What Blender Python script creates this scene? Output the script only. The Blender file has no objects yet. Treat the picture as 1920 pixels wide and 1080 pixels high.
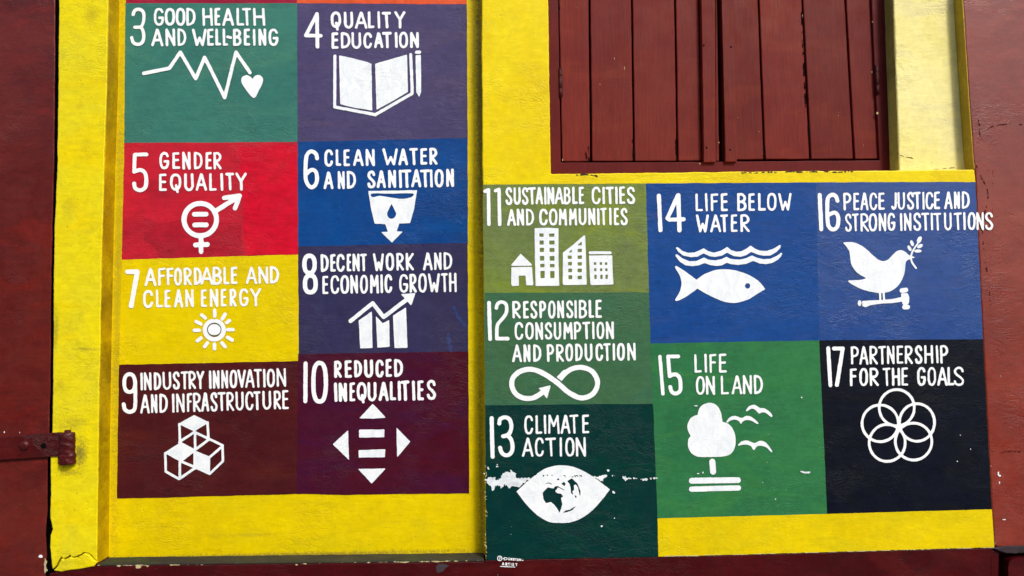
import bpy, bmesh, math, random
import numpy as np
from mathutils import Vector, noise as mnoise
random.seed(7); RNG = np.random.default_rng(11)
sc = bpy.context.scene

# ------------------------------------------------------------------ camera
cam_d = bpy.data.cameras.new('camera'); cam = bpy.data.objects.new('camera', cam_d)
sc.collection.objects.link(cam); sc.camera = cam
cam_d.sensor_width = 36; cam_d.lens = 26; cam_d.clip_start = 0.05; cam_d.clip_end = 500
CAM = Vector((0, -2.5, 1.45))
YAW, PITCH, ROLL = math.radians(1.5), math.radians(3.3), math.radians(0.8)
F = Vector((math.sin(YAW)*math.cos(PITCH), math.cos(YAW)*math.cos(PITCH), math.sin(PITCH)))
R0 = F.cross(Vector((0, 0, 1))).normalized(); U0 = R0.cross(F).normalized()
RT = (R0*math.cos(ROLL) - U0*math.sin(ROLL)).normalized(); UP = RT.cross(F).normalized()
from mathutils import Matrix
M = Matrix((( RT.x, UP.x, -F.x, CAM.x), (RT.y, UP.y, -F.y, CAM.y), (RT.z, UP.z, -F.z, CAM.z), (0, 0, 0, 1)))
cam.matrix_world = M
FPX = 1920*26/36

# ------------------------------------------------------------------ light
EL, AZ = math.radians(42), math.radians(30)      # sun up, and to the right of the wall's normal
SUN = Vector((math.sin(AZ)*math.cos(EL), -math.cos(AZ)*math.cos(EL), math.sin(EL)))
w = bpy.data.worlds.new('World'); sc.world = w; w.use_nodes = True
nt = w.node_tree; bg = nt.nodes['Background']; sky = nt.nodes.new('ShaderNodeTexSky')
sky.sky_type = 'NISHITA'; sky.sun_disc = False; sky.sun_elevation = EL
sky.sun_rotation = math.atan2(SUN.x, SUN.y); sky.air_density = 1.0; sky.dust_density = 2.5; sky.ozone_density = 1.0
nt.links.new(sky.outputs[0], bg.inputs[0]); bg.inputs[1].default_value = 0.14
sd = bpy.data.lights.new('sun', 'SUN'); sd.energy = 2.1; sd.angle = math.radians(10); sd.color = (1, .95, .87)
so = bpy.data.objects.new('sun', sd); sc.collection.objects.link(so); so.location = (6, -8, 9)
so.rotation_euler = SUN.to_track_quat('Z', 'Y').to_euler()
sc.view_settings.view_transform = 'Standard'; sc.view_settings.look = 'None'
sc.view_settings.gamma = 1; sc.view_settings.use_curve_mapping = False; sc.view_settings.exposure = 0.36

# ------------------------------------------------------------------ helpers
def P(px, py, Y=0.0):
    """the point of the vertical plane y=Y seen at that place of the photograph"""
    d = F + RT*((px-960)/FPX) - UP*((py-540)/FPX)
    return CAM + d*((Y-CAM.y)/d.y)
def Parr(px, py, Y):
    d = np.array(F)[None] + np.outer((px-960)/FPX, np.array(RT)) - np.outer((py-540)/FPX, np.array(UP))
    return np.array(CAM)[None] + d*((Y-CAM.y)/d[:, 1])[:, None]
def tag(o, label=None, cat=None, group=None, kind=None):
    if label: o['label'] = label
    if cat: o['category'] = cat
    if group: o['group'] = group
    if kind: o['kind'] = kind
    return o
def thing(name, label, cat, loc):
    o = bpy.data.objects.new(name, None); sc.collection.objects.link(o); o.location = loc
    o.empty_display_size = .1; return tag(o, label, cat)
def root_of(p):
    v = Vector((0, 0, 0))
    while p is not None: v += p.location; p = p.parent
    return v
def link(name, verts, faces, mat, parent=None, label=None, smooth=False):
    off = root_of(parent)
    me = bpy.data.meshes.new(name)
    me.from_pydata([tuple(Vector(v)-off) for v in verts], [], faces); me.update()
    if smooth: me.polygons.foreach_set('use_smooth', [True]*len(me.polygons))
    o = bpy.data.objects.new(name, me); sc.collection.objects.link(o)
    if mat: me.materials.append(mat)
    o.parent = parent
    if label: o['label'] = label
    return o
def wob(pts, amp, step=4.0, seed=0, closed=True):
    """resample a pixel outline and shake it a little, as a hand-cut edge"""
    out = []; n = len(pts)
    for i in range(n if closed else n-1):
        a, b = pts[i], pts[(i+1) % n]; L = math.hypot(b[0]-a[0], b[1]-a[1]); k = max(1, int(L/step))
        for j in range(k):
            t = j/k; x = a[0]+(b[0]-a[0])*t; y = a[1]+(b[1]-a[1])*t
            if amp and (j or True):
                q = Vector((x*.035, y*.035, seed*3.7)); q2 = Vector((x*.16, y*.16, seed*1.3+5))
                nx = mnoise.noise(q)+.55*mnoise.noise(q2); ny = mnoise.noise(q+Vector((31, 7, 2)))+.55*mnoise.noise(q2+Vector((3, 17, 2)))
                x += nx*amp; y += ny*amp
            out.append((x, y))
    if not closed: out.append(pts[-1])
    return out
def slab(name, pts, Y0, Y1, mat, parent=None, amp=0.8, step=6, bevel=.0025, seed=0, label=None):
    q = wob(pts, amp, step, seed) if amp else list(pts)
    fr = [P(x, y, Y0) for x, y in q]; n = len(fr)
    bk = [Vector((v.x, Y1, v.z)) for v in fr]
    faces = [list(range(n)), list(range(2*n-1, n-1, -1))]
    for i in range(n):
        j = (i+1) % n; faces.append([i, n+i, n+j, j])
    o = link(name, fr+bk, faces, mat, parent, label)
    bm = bmesh.new(); bm.from_mesh(o.data); bmesh.ops.recalc_face_normals(bm, faces=bm.faces); bm.to_mesh(o.data); bm.free()
    if bevel:
        m = o.modifiers.new('bevel', 'BEVEL'); m.width = bevel; m.segments = 2; m.limit_method = 'ANGLE'; m.angle_limit = math.radians(50)
        m.use_clamp_overlap = True
    return o
def sheet(name, pts, Y, mat, parent=None, amp=0.8, step=4, seed=0, label=None):
    q = wob(pts, amp, step, seed)
    fr = [P(x, y, Y) for x, y in q]
    o = link(name, fr, [list(range(len(fr)))], mat, parent, label)
    if o.data.polygons[0].normal.y > 0: o.data.flip_normals()
    return o
def wbox(name, lo, hi, mat, parent=None, bevel=0.0, label=None):
    x0, y0, z0 = lo; x1, y1, z1 = hi
    v = [(x, y, z) for x in (x0, x1) for y in (y0, y1) for z in (z0, z1)]
    f = [(0, 1, 3, 2), (4, 6, 7, 5), (0, 4, 5, 1), (2, 3, 7, 6), (0, 2, 6, 4), (1, 5, 7, 3)]
    o = link(name, v, f, mat, parent, label)
    if bevel:
        m = o.modifiers.new('bevel', 'BEVEL'); m.width = bevel; m.segments = 2
    return o

# ------------------------------------------------------------------ materials
def lin(c):
    c = c/255; return c/12.92 if c <= .04045 else ((c+.055)/1.055)**2.4
def col(r, g, b, k=.92): return (lin(r)*k, lin(g)*k, lin(b)*k, 1)
class N:
    def __init__(s, name):
        s.m = bpy.data.materials.new(name); s.m.use_nodes = True; s.t = s.m.node_tree; s.b = s.t.nodes['Principled BSDF']
        s.pos = s.t.nodes.new('ShaderNodeNewGeometry').outputs['Position']
    def n(s, typ, **kw):
        x = s.t.nodes.new('ShaderNode'+typ)
        for k, v in kw.items(): setattr(x, k, v)
        return x
    def l(s, a, b): s.t.links.new(a, b)
    def noise(s, scale, detail=4, rough=.55, dist=0, sc3=None, rot=0, off=(0, 0, 0)):
        mp = s.n('Mapping'); s.l(s.pos, mp.inputs[0]); mp.inputs['Location'].default_value = off
        if sc3: mp.inputs['Scale'].default_value = sc3
        mp.inputs['Rotation'].default_value = (0, rot, 0)
        x = s.n('TexNoise'); s.l(mp.outputs[0], x.inputs['Vector'])
        x.inputs['Scale'].default_value = scale; x.inputs['Detail'].default_value = detail
        x.inputs['Roughness'].default_value = rough; x.inputs['Distortion'].default_value = dist
        return x.outputs[0]
    def ramp(s, f, lo, hi, a=0, b=1):
        x = s.n('MapRange'); x.clamp = True; s.l(f, x.inputs[0])
        x.inputs[1].default_value = lo; x.inputs[2].default_value = hi; x.inputs[3].default_value = a; x.inputs[4].default_value = b
        return x.outputs[0]
    def mix(s, f, a, b, mode='MIX'):
        x = s.n('Mix'); x.data_type = 'RGBA'; x.blend_type = mode
        for i, v in ((0, f), (6, a), (7, b)):
            if isinstance(v, (tuple, float, int)): x.inputs[i].default_value = v
            else: s.l(v, x.inputs[i])
        return x.outputs[2]
    def math(s, op, a, b=None, c=None):
        x = s.n('Math', operation=op)
        for i, v in enumerate((a, b, c)):
            if v is None: continue
            if isinstance(v, (float, int)): x.inputs[i].default_value = v
            else: s.l(v, x.inputs[i])
        return x.outputs[0]
    def voro(s, scale, feature='F1', rnd=1, off=(0, 0, 0), warp=0):
        mp = s.n('Mapping'); s.l(s.pos, mp.inputs[0]); mp.inputs['Location'].default_value = off
        v = mp.outputs[0]
        if warp:
            nz = s.n('TexNoise'); nz.inputs['Scale'].default_value = 9; nz.inputs['Detail'].default_value = 5; s.l(v, nz.inputs['Vector'])
            vm = s.n('VectorMath', operation='MULTIPLY_ADD'); s.l(nz.outputs['Color'], vm.inputs[0]); vm.inputs[1].default_value = (warp,)*3; s.l(v, vm.inputs[2]); v = vm.outputs[0]
        x = s.n('TexVoronoi', feature=feature); s.l(v, x.inputs['Vector']); x.inputs['Scale'].default_value = scale
        x.inputs['Randomness'].default_value = rnd
        return x.outputs['Distance']

def relief(n, wood=False, strength=1.0, dist=.004):
    """the plaster under every coat of paint: lumps, trowel wrinkles, brush marks, hairline cracks"""
    if wood:
        g = n.noise(30, 6, .6, .4, sc3=(6, 1, .35)); l = n.noise(5, 3)
        h = n.math('MULTIPLY_ADD', g, .35, n.math('MULTIPLY', l, .5))
    else:
        lump = n.noise(6, 3, .5)
        gate1 = n.ramp(n.noise(4.5, 3, .6, off=(3, 1, 8)), .47, .62, .06, 1)
        trow = n.noise(21, 8, .66, 1.2, sc3=(.7, 1, 1.4), rot=.5)
        trow = n.math('MINIMUM', n.math('ABSOLUTE', n.math('SUBTRACT', trow, .5)), .07)
        trow = n.math('MULTIPLY', trow, gate1)
        brush = n.noise(110, 4, .7, 0, sc3=(.2, 1, 1.2), rot=.06)
        grit = n.noise(200, 4, .75)
        pit = n.ramp(n.voro(42, off=(1, 2, 3)), .0, .16, -1, 0)
        gate = n.ramp(n.noise(6, 2, off=(9, 2, 1)), .50, .60)
        pit = n.math('MULTIPLY', pit, gate)
        h = n.math('MULTIPLY_ADD', lump, 1.4, n.math('MULTIPLY', trow, 4.2))
        h = n.math('MULTIPLY_ADD', brush, .16, h); h = n.math('MULTIPLY_ADD', grit, .15, h)
        h = n.math('MULTIPLY_ADD', pit, .5, h)
    b = n.n('Bump'); b.inputs['Strength'].default_value = strength; b.inputs['Distance'].default_value = dist
    n.l(h, b.inputs['Height']); n.l(b.outputs[0], n.b.inputs['Normal'])
    return h
def paint(name, c1, c2=None, c3=None, rough=.36, spec=.15, dirt=.35, strength=.6, wood=False, speck=None, var=.22, dist=.004, big=3.2, dark_patches=()):
    n = N(name); c2 = c2 or tuple(x*.72 for x in c1[:3])+(1,)
    big1 = n.ramp(n.noise(big, 4, .6, .6, off=(random.uniform(0, 9), 0, random.uniform(0, 9))), .38, .66)
    c = n.mix(big1, c1, c2)
    if c3:
        f3 = n.ramp(n.noise(5.5, 5, .6, 1, sc3=(.6, 1, 1.6), off=(random.uniform(0, 9), 3, 1)), .52, .68)
        c = n.mix(n.math('MULTIPLY', f3, .7), c, c3)
    # brush coat streaks
    if wood: st = n.noise(45, 5, .65, .3, sc3=(5, 1, .3))
    else:
        st = n.math('MULTIPLY_ADD', n.noise(80, 4, .7, .2, sc3=(.2, 1, 1), rot=.08), .45, n.math('MULTIPLY', n.noise(34, 6, .7, .8), .55))
    st = n.ramp(st, .36, .64, 1-var*1.0, 1+var*.7)
    if wood:
        oi = n.n('ObjectInfo'); st = n.math('MULTIPLY', st, n.ramp(oi.outputs['Random'], 0, 1, .86, 1.12))
    hs = n.n('HueSaturation'); n.l(c, hs.inputs['Color']); n.l(st, hs.inputs['Value']); c = hs.outputs[0]
    if dirt:
        sp = n.ramp(n.noise(150, 4, .75, 0, off=(4, 4, 4)), .60, .74)
        gate = n.ramp(n.noise(7, 3, .6, off=(2, 8, 2)), .42, .66)
        d = n.math('MULTIPLY', n.math('MULTIPLY', sp, gate), dirt)
        c = n.mix(d, c, (.045, .04, .02, 1))
        sp2 = n.noise(60, 6, .8, 2.5, off=(14, 4, 4)); hair = n.ramp(n.math('ABSOLUTE', n.math('SUBTRACT', sp2, .5)), .004, .012, 1, 0)
        g2 = n.ramp(n.noise(9, 3, .6, off=(6, 2, 9)), .56, .66)
        c = n.mix(n.math('MULTIPLY', n.math('MULTIPLY', hair, g2), min(1, dirt*.9)), c, (.05, .045, .03, 1))
        vs = n.ramp(n.voro(28, off=(5, 1, 7)), .028, .05, 1, 0)
        c = n.mix(n.math('MULTIPLY', vs, dirt*1.4), c, (.03, .028, .02, 1))
    if speck:
        vs = n.ramp(n.voro(24, off=(2, 6, 4)), .018, .03, 1, 0)
        g = n.ramp(n.noise(3.5, 2, off=(1, 5, 5)), .5, .58)
        c = n.mix(n.math('MULTIPLY', n.math('MULTIPLY', vs, g), .85), c, speck)
    for gx, gz_, rx, rz, amt in dark_patches:      # a shaped dark patch: dirt on the jamb, darker edges in the bay
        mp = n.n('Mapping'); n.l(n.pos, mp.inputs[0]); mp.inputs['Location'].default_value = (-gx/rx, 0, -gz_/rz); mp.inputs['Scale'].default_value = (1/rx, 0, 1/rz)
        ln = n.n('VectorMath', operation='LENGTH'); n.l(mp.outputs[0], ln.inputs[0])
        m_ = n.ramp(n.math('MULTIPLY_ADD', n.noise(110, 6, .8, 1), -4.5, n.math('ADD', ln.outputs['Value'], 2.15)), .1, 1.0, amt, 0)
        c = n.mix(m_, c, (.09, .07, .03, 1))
    n.l(c, n.b.inputs['Base Color'])
    r = n.ramp(n.noise(14, 4, .6, off=(7, 7, 0)), .3, .7, rough-.08, rough+.14); n.l(r, n.b.inputs['Roughness'])
    n.b.inputs['Specular IOR Level'].default_value = spec
    relief(n, wood, strength, dist)
    return n.m
def pp(px, py, Y=0.0): v = P(px, py, Y); return v.x, v.z
def gr(px, py, rx, ry, amt, Y=0.0): return (*pp(px, py, Y), rx*.0018, ry*.0018, amt)
YRX = .072
YEL = paint('yellow_paint', col(232, 206, 0), col(224, 196, 0), col(216, 196, 8), var=.12, dirt=.35, dark_patches=[gr(900, 200, 9, 420, .75, YRX), gr(902, 900, 6, 330, .6, YRX), gr(550, 1040, 420, 5, .6, YRX), gr(222, 480, 10, 700, .3, YRX), gr(470, 1003, 60, 4, .2, YRX)])  # recessed bay: darker strips along its right, left and bottom edges
YELT = paint('weathered_yellow_paint', col(238, 219, 8), col(228, 214, 34), col(238, 210, 0), dirt=.9, var=.15, dark_patches=[gr(150, 850, 14, 30, .75), gr(130, 886, 24, 7, .5), gr(125, 800, 20, 6, .35), gr(172, 28, 16, 24, .3), gr(105, 620, 5, 46, .4), gr(160, 655, 24, 4, .4), gr(112, 722, 10, 12, .25), gr(130, 385, 14, 20, .2), gr(140, 790, 30, 10, .25)])
YELB = paint('fresh_yellow_paint', col(240, 217, 4), col(232, 204, 0), var=.12, dirt=.3)
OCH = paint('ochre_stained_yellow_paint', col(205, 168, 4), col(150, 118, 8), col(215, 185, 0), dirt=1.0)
OLIVE = paint('olive_reveal_paint', col(190, 182, 104), col(150, 143, 78), dirt=.9)  # darker olive than the pilaster's cream face, with dirt specks
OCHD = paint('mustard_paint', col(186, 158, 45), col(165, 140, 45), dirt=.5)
CREAM = paint('cream_paint', col(246, 236, 160), col(240, 228, 138), col(232, 222, 160), dirt=.3, var=.12, strength=.8)
SILL = paint('grey_green_cement', col(66, 66, 48), col(52, 48, 46), col(64, 76, 42), rough=.8, dirt=.5)
DOOR = paint('maroon_gloss_door', col(104, 35, 29), col(86, 24, 23), col(116, 31, 24), rough=.3, spec=.3, dirt=.3, strength=.5, speck=(.5, .35, .3, 1))
HINGE = paint('maroon_gloss_iron', col(84, 17, 17), col(66, 11, 13), rough=.3, spec=.3, dirt=.3, strength=.9, dist=.006)
SHUT = paint('oxblood_shutter', col(114, 39, 31), col(105, 31, 28), col(120, 45, 30), rough=.5, spec=.12, dirt=.3, wood=True, strength=.5, var=.15, speck=(.6, .4, .3, 1))
SHUTF = paint('oxblood_frame', col(100, 27, 27), col(88, 20, 23), rough=.5, spec=.12, dirt=.2, wood=True, strength=.4, var=.12)
RED = paint('brick_red_wall_paint', col(134, 46, 33), col(114, 33, 25), col(142, 58, 44), rough=.3, spec=.42, dirt=.9, var=.16, strength=.45)
PLIN = paint('dark_maroon_plinth_paint', col(72, 10, 15), col(60, 7, 12), col(82, 16, 18), rough=.36, spec=.14, dirt=.2, speck=(.5, .4, .38, 1))
DARK = paint('black_gap', (.004, .003, .003, 1), rough=.9, spec=.05, dirt=0)
IRON = paint('grey_purple_cement', col(72, 62, 68), col(44, 34, 40), rough=.55, dirt=.5)
CONC = paint('pavement_concrete', (.20, .19, .17, 1), (.16, .15, .14, 1), rough=.9, dirt=.4)
ASPH = paint('road_asphalt', (.05, .05, .052, 1), (.06, .06, .06, 1), rough=.85, dirt=.2)
CHIP = paint('chipped_white_plaster', col(240, 247, 250), col(222, 230, 236), col(246, 250, 252), rough=.8, spec=.2, dirt=.3)
CHIPY = paint('chipped_pale_edge', col(206, 190, 130), col(180, 170, 140), rough=.8, dirt=.4)
BLUS = paint('blue_smear_paint', col(48, 66, 116), col(56, 56, 98), dirt=.1)
CHALK = paint('faint_chalk_line', col(170, 88, 72), col(146, 58, 46), dirt=0)
CRK = paint('dark_crack', col(92, 30, 24), col(72, 22, 18), rough=.9, spec=.1, dirt=0)
def white_paint(name, c1, c2):
    n = N(name)
    f = n.ramp(n.noise(30, 5, .65, 1.2, sc3=(1, 1, .6), rot=.5), .42, .66)
    c = n.mix(f, c1, c2)
    d = n.ramp(n.noise(60, 4, .7, off=(3, 3, 3)), .66, .78, 0, .45)
    c = n.mix(d, c, (.38, .42, .46, 1)); n.l(c, n.b.inputs['Base Color'])
    n.b.inputs['Roughness'].default_value = .5; n.b.inputs['Specular IOR Level'].default_value = .3
    relief(n, False, .4, .004); return n.m
WHT = white_paint('white_sign_paint', (.88, .91, .92, 1), (.82, .86, .89, 1))
WHTF = white_paint('brushed_white_sign_paint', (.85, .89, .91, 1), (.73, .79, .84, 1))
def pc(name, a, b=None, c=None, **k):
    k.setdefault('dirt', .3); return paint(name, col(*a), col(*b) if b else None, col(*c) if c else None, **k)
PCOL = {
 1: pc('crimson_panel_paint', (158, 28, 58), (140, 22, 50)),
 2: pc('orange_panel_paint', (228, 92, 48), (214, 78, 40)),
 3: pc('teal_green_panel_paint', (62, 126, 112), (54, 114, 104), (70, 128, 108), var=.14),
 4: pc('purple_panel_paint', (80, 72, 112), (72, 65, 104), (86, 74, 106), var=.16),
 5: pc('red_panel_paint', (198, 32, 50), (184, 32, 52), (160, 28, 44), var=.14, big=4),
 6: pc('blue_panel_paint', (12, 72, 142), (14, 62, 128), (10, 78, 146), var=.16),
 7: pc('lemon_panel_paint', (230, 205, 0), (222, 196, 0), dirt=.25, var=.12),
 8: pc('dark_violet_panel_paint', (52, 50, 88), (56, 50, 82), (44, 48, 86), var=.18),
 9: pc('dark_brown_red_panel_paint', (80, 26, 28), (70, 20, 27), (86, 30, 26), var=.2),
 10: pc('deep_burgundy_panel_paint', (74, 14, 34), (68, 16, 48), (64, 16, 56), var=.2),
 11: pc('olive_green_panel_paint', (118, 138, 60), (108, 126, 72), (134, 150, 30), var=.2),
 12: pc('sage_green_panel_paint', (60, 108, 76), (64, 104, 70), (54, 104, 82), var=.18),
 13: pc('dark_teal_panel_paint', (0, 52, 48), (0, 47, 49), (0, 60, 48), var=.2, spec=.14, speck=(.6, .65, .62, 1)),
 14: pc('royal_blue_panel_paint', (20, 72, 142), (12, 66, 138), (42, 74, 140), var=.18),
 16: pc('slate_blue_panel_paint', (24, 70, 138), (14, 64, 138), (44, 74, 138), var=.18, spec=.35, rough=.27),
 15: pc('leaf_green_panel_paint', (50, 122, 72), (44, 112, 70), (58, 128, 66), var=.18, speck=(.7, .75, .7, 1)),
 17: pc('near_black_navy_panel_paint', (6, 13, 30), (8, 14, 28), (18, 20, 26), var=.3, spec=.13),
}

# ------------------------------------------------------------------ painted marks as outlines grown from a distance field
class Field:
    def __init__(s, x0, y0, x1, y1, res=1.0):
        s.x0, s.y0, s.res = x0, y0, res
        s.nx = int((x1-x0)/res)+1; s.ny = int((y1-y0)/res)+1
        s.X, s.Y = np.meshgrid(x0+np.arange(s.nx)*res, y0+np.arange(s.ny)*res)
        s.D = np.full(s.X.shape, 50.0)
    def seg(s, ax, ay, bx, by, wd, pad=6):
        i0 = max(0, int((min(ax, bx)-wd-pad-s.x0)/s.res)); i1 = min(s.nx, int((max(ax, bx)+wd+pad-s.x0)/s.res)+2)
        j0 = max(0, int((min(ay, by)-wd-pad-s.y0)/s.res)); j1 = min(s.ny, int((max(ay, by)+wd+pad-s.y0)/s.res)+2)
        if i1 <= i0 or j1 <= j0: return None
        X = s.X[j0:j1, i0:i1]; Y = s.Y[j0:j1, i0:i1]; dx, dy = bx-ax, by-ay; L = dx*dx+dy*dy+1e-9
        t = np.clip(((X-ax)*dx+(Y-ay)*dy)/L, 0, 1)
        return (slice(j0, j1), slice(i0, i1)), np.hypot(X-ax-t*dx, Y-ay-t*dy)
    def stroke(s, pts, wd, cut=False):
        if cut:
            E = np.full(s.X.shape, 50.0)
        for a, b in zip(pts[:-1], pts[1:]):
            r = s.seg(a[0], a[1], b[0], b[1], wd)
            if r is None: continue
            sl, d = r
            if cut: E[sl] = np.minimum(E[sl], d-wd/2)
            else: s.D[sl] = np.minimum(s.D[sl], d-wd/2)
        if cut: s.D = np.maximum(s.D, -E)
    def poly(s, pts, cut=False, grow=0.0):
        inside = np.zeros(s.X.shape, bool); E = np.full(s.X.shape, 50.0); n = len(pts)
        for i in range(n):
            ax, ay = pts[i]; bx, by = pts[(i+1) % n]
            r = s.seg(ax, ay, bx, by, 4)
            if r: E[r[0]] = np.minimum(E[r[0]], r[1])
            c = ((ay > s.Y) != (by > s.Y)) & (s.X < (bx-ax)*(s.Y-ay)/((by-ay) or 1e-9)+ax); inside ^= c
        E = np.where(inside, -E, E)-grow
        s.D = np.maximum(s.D, -E) if cut else np.minimum(s.D, E)
    def vnoise(s, cell, seed=0):
        r = np.random.default_rng(seed); gy = int(s.ny*s.res/cell)+3; gx = int(s.nx*s.res/cell)+3
        g = r.uniform(-1, 1, (gy, gx)); u = (s.X-s.x0)/cell; v = (s.Y-s.y0)/cell
        i = u.astype(int); j = v.astype(int); fu = u-i; fv = v-j; fu = fu*fu*(3-2*fu); fv = fv*fv*(3-2*fv)
        return (g[j, i]*(1-fu)+g[j, i+1]*fu)*(1-fv)+(g[j+1, i]*(1-fu)+g[j+1, i+1]*fu)*fv
    def mesh(s, name, Y, mat, parent, shake=.45, seed=0, label=None):
        D = s.D+shake*(.6*s.vnoise(9, seed)+.5*s.vnoise(3.2, seed+1))
        for _ in range(1):                                    # round the corners slightly
            p = np.pad(D, 1, mode='edge'); D = (p[1:-1, 1:-1]*4+p[:-2, 1:-1]+p[2:, 1:-1]+p[1:-1, :-2]+p[1:-1, 2:])/8
        ins = D < 0; ny, nx = D.shape
        idx = -np.ones(D.shape, int); k = ins.sum(); idx[ins] = np.arange(k)
        vx = list(s.X[ins]); vy = list(s.Y[ins]); faces = []
        full = ins[:-1, :-1] & ins[1:, :-1] & ins[:-1, 1:] & ins[1:, 1:]
        jj, ii = np.nonzero(full)
        q = np.stack([idx[jj, ii], idx[jj+1, ii], idx[jj+1, ii+1], idx[jj, ii+1]], 1); faces = q.tolist()
        anyi = ins[:-1, :-1] | ins[1:, :-1] | ins[:-1, 1:] | ins[1:, 1:]
        cache = {}
        for j, i in zip(*np.nonzero(anyi & ~full)):
            c = [(j, i), (j+1, i), (j+1, i+1), (j, i+1)]; f = []
            for a in range(4):
                p, r = c[a], c[(a+1) % 4]
                if ins[p]: f.append(int(idx[p]))
                if ins[p] != ins[r]:
                    key = (p, r) if p < r else (r, p)
                    if key not in cache:
                        da, db = D[p], D[r]; t = da/(da-db)
                        cache[key] = len(vx)
                        vx.append(s.X[p]+(s.X[r]-s.X[p])*t); vy.append(s.Y[p]+(s.Y[r]-s.Y[p])*t)
                    f.append(cache[key])
            if len(f) >= 3: faces.append(f)
        V = Parr(np.array(vx), np.array(vy), Y)
        return link(name, V.tolist(), faces, mat, parent, label)

def ell(cx, cy, rx, ry, a0, a1, n=14, e=1.0):
    out = []
    for i in range(n+1):
        a = math.radians(a0+(a1-a0)*i/n); c, s_ = math.cos(a), math.sin(a)
        out.append((cx+rx*math.copysign(abs(c)**e, c), cy+ry*math.copysign(abs(s_)**e, s_)))
    return out
def sm(pts, closed=False, k=5):
    n = len(pts); out = []
    rng = range(n) if closed else range(n-1)
    for i in rng:
        if closed: p0, p1, p2, p3 = pts[i-1], pts[i], pts[(i+1) % n], pts[(i+2) % n]
        else: p0, p1, p2, p3 = pts[max(i-1, 0)], pts[i], pts[i+1], pts[min(i+2, n-1)]
        for j in range(k):
            t = j/k
            out.append(tuple(.5*((2*p1[a])+(-p0[a]+p2[a])*t+(2*p0[a]-5*p1[a]+4*p2[a]-p3[a])*t*t+(-p0[a]+3*p1[a]-3*p2[a]+p3[a])*t**3) for a in (0, 1)))
    if not closed: out.append(pts[-1])
    return out
E8 = .82
G = {
 'A': [[(0, 1), (.47, 0), (.55, .03), (1, 1)], [(.2, .68), (.8, .67)]],
 'B': [[(0, 0), (.02, 1)], [(0, 0)]+ell(.38, .235, .5, .235, -90, 90, 8)+[(.05, .48)], [(.05, .47)]+ell(.42, .735, .56, .265, -90, 90, 8)+[(.02, 1)]],
 'C': [ell(.5, .5, .5, .5, -28, -335, 20, E8)],
 'D': [[(0, 0), (.04, 1)], [(0, 0), (.2, .01)]+ell(.22, .5, .78, .48, -70, 80, 12, .9)+[(.04, 1)]],
 'E': [[(.92, 0), (.02, .02), (.04, .99), (1, .98)], [(.04, .47), (.86, .46)]],
 'F': [[(1, 0), (.02, .03), (.06, 1)], [(.05, .45), (.9, .44)]],
 'G': [ell(.5, .5, .5, .5, -35, -325, 20, E8)+[(.97, .72), (.98, .55), (.55, .56)]],
 'H': [[(0, 0), (.05, 1)], [(.92, 0), (1, 1)], [(.03, .5), (.95, .49)]],
 'I': [[(.3, 0), (.7, 1)]],
 'J': [[(1, 0), (1, .72)]+ell(.52, .74, .46, .25, 10, 150, 8)],
 'K': [[(0, 0), (.06, 1)], [(.95, 0), (.08, .52), (1, 1)]],
 'L': [[(0, 0), (.06, .98), (1, .97)]],
 'M': [[(.02, 1), (.06, 0), (.5, .6), (.88, 0), (1, 1)]],
 'N': [[(.04, 1), (0, 0), (.97, 1), (.92, 0)]],
 'O': [ell(.5, .5, .5, .5, -90, 270, 24, E8)],
 'P': [[(0, .02), (.07, 1)], [(0, .02)]+ell(.42, .27, .56, .27, -90, 90, 8)+[(.05, .56)]],
 'Q': [ell(.5, .48, .5, .48, -90, 270, 24, E8), [(.55, .72), (.72, 1.13)]],
 'R': [[(0, .01), (.04, 1)], [(0, .01)]+ell(.4, .25, .54, .25, -90, 90, 8)+[(.1, .52), (1, 1)]],
 'S': [sm([(.95, .2), (.8, .05), (.45, 0), (.1, .1), (.04, .26), (.25, .42), (.7, .57), (1, .75), (.86, .95), (.5, 1), (.15, .95), (.03, .8)])],
 'T': [[(0, .02), (1, 0)], [(.5, .02), (.6, 1)]],
 'U': [[(0, 0), (.03, .62)]+ell(.51, .68, .48, .32, 175, 5, 10)+[(.98, .6), (.94, 0)]],
 'V': [[(0, 0), (.55, 1), (1, 0)]],
 'W': [[(0, 0), (.3, 1), (.53, .52), (.78, 1), (1, 0)]],
 'Y': [[(0, 0), (.5, .48), (1, 0)], [(.5, .48), (.54, 1)]],
 '-': [[(0, .46), (1, .52)]],
}
class Z:                                                    # enlarged view -> photograph pixels
    def __init__(s, x0, y0, k): s.x0, s.y0, s.k = x0, y0, k
    def p(s, pts): return [(s.x0+x/s.k, s.y0+y/s.k) for x, y in pts]
JR = random.Random(3)
def letters(f, z, spec, tl, tr, wd):
    """spec: 'G 340 452 O 458 572 ...'; tl, tr: (top, bottom) at the left and right end of the line"""
    t = spec.split(); L = [(t[i], float(t[i+1]), float(t[i+2])) for i in range(0, len(t), 3)]
    xa, xb = L[0][1], L[-1][2]
    for ch, a, b in L:
        u = ((a+b)/2-xa)/(xb-xa); top = tl[0]+(tr[0]-tl[0])*u; bot = tl[1]+(tr[1]-tl[1])*u
        ww = wd*JR.uniform(.93, 1.07); ww *= .86; h = ww/2; top += h+JR.uniform(-2, 2); bot -= h+JR.uniform(-2, 2)
        if b-a > ww*1.6: a += h; b -= h
        elif ch == 'I': m = (a+b)/2; a, b = m-5, m+5
        for st in G[ch]:
            q = [(a+(b-a)*(x+JR.uniform(-.015, .015)), top+(bot-top)*(y+JR.uniform(-.008, .008))) for x, y in st]
            f.stroke(z.p(q), ww/z.k)
def bbox(z, x0, y0, x1, y1):
    a = z.p([(x0, y0), (x1, y1)]); return a[0][0], a[0][1], a[1][0], a[1][1]

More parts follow.
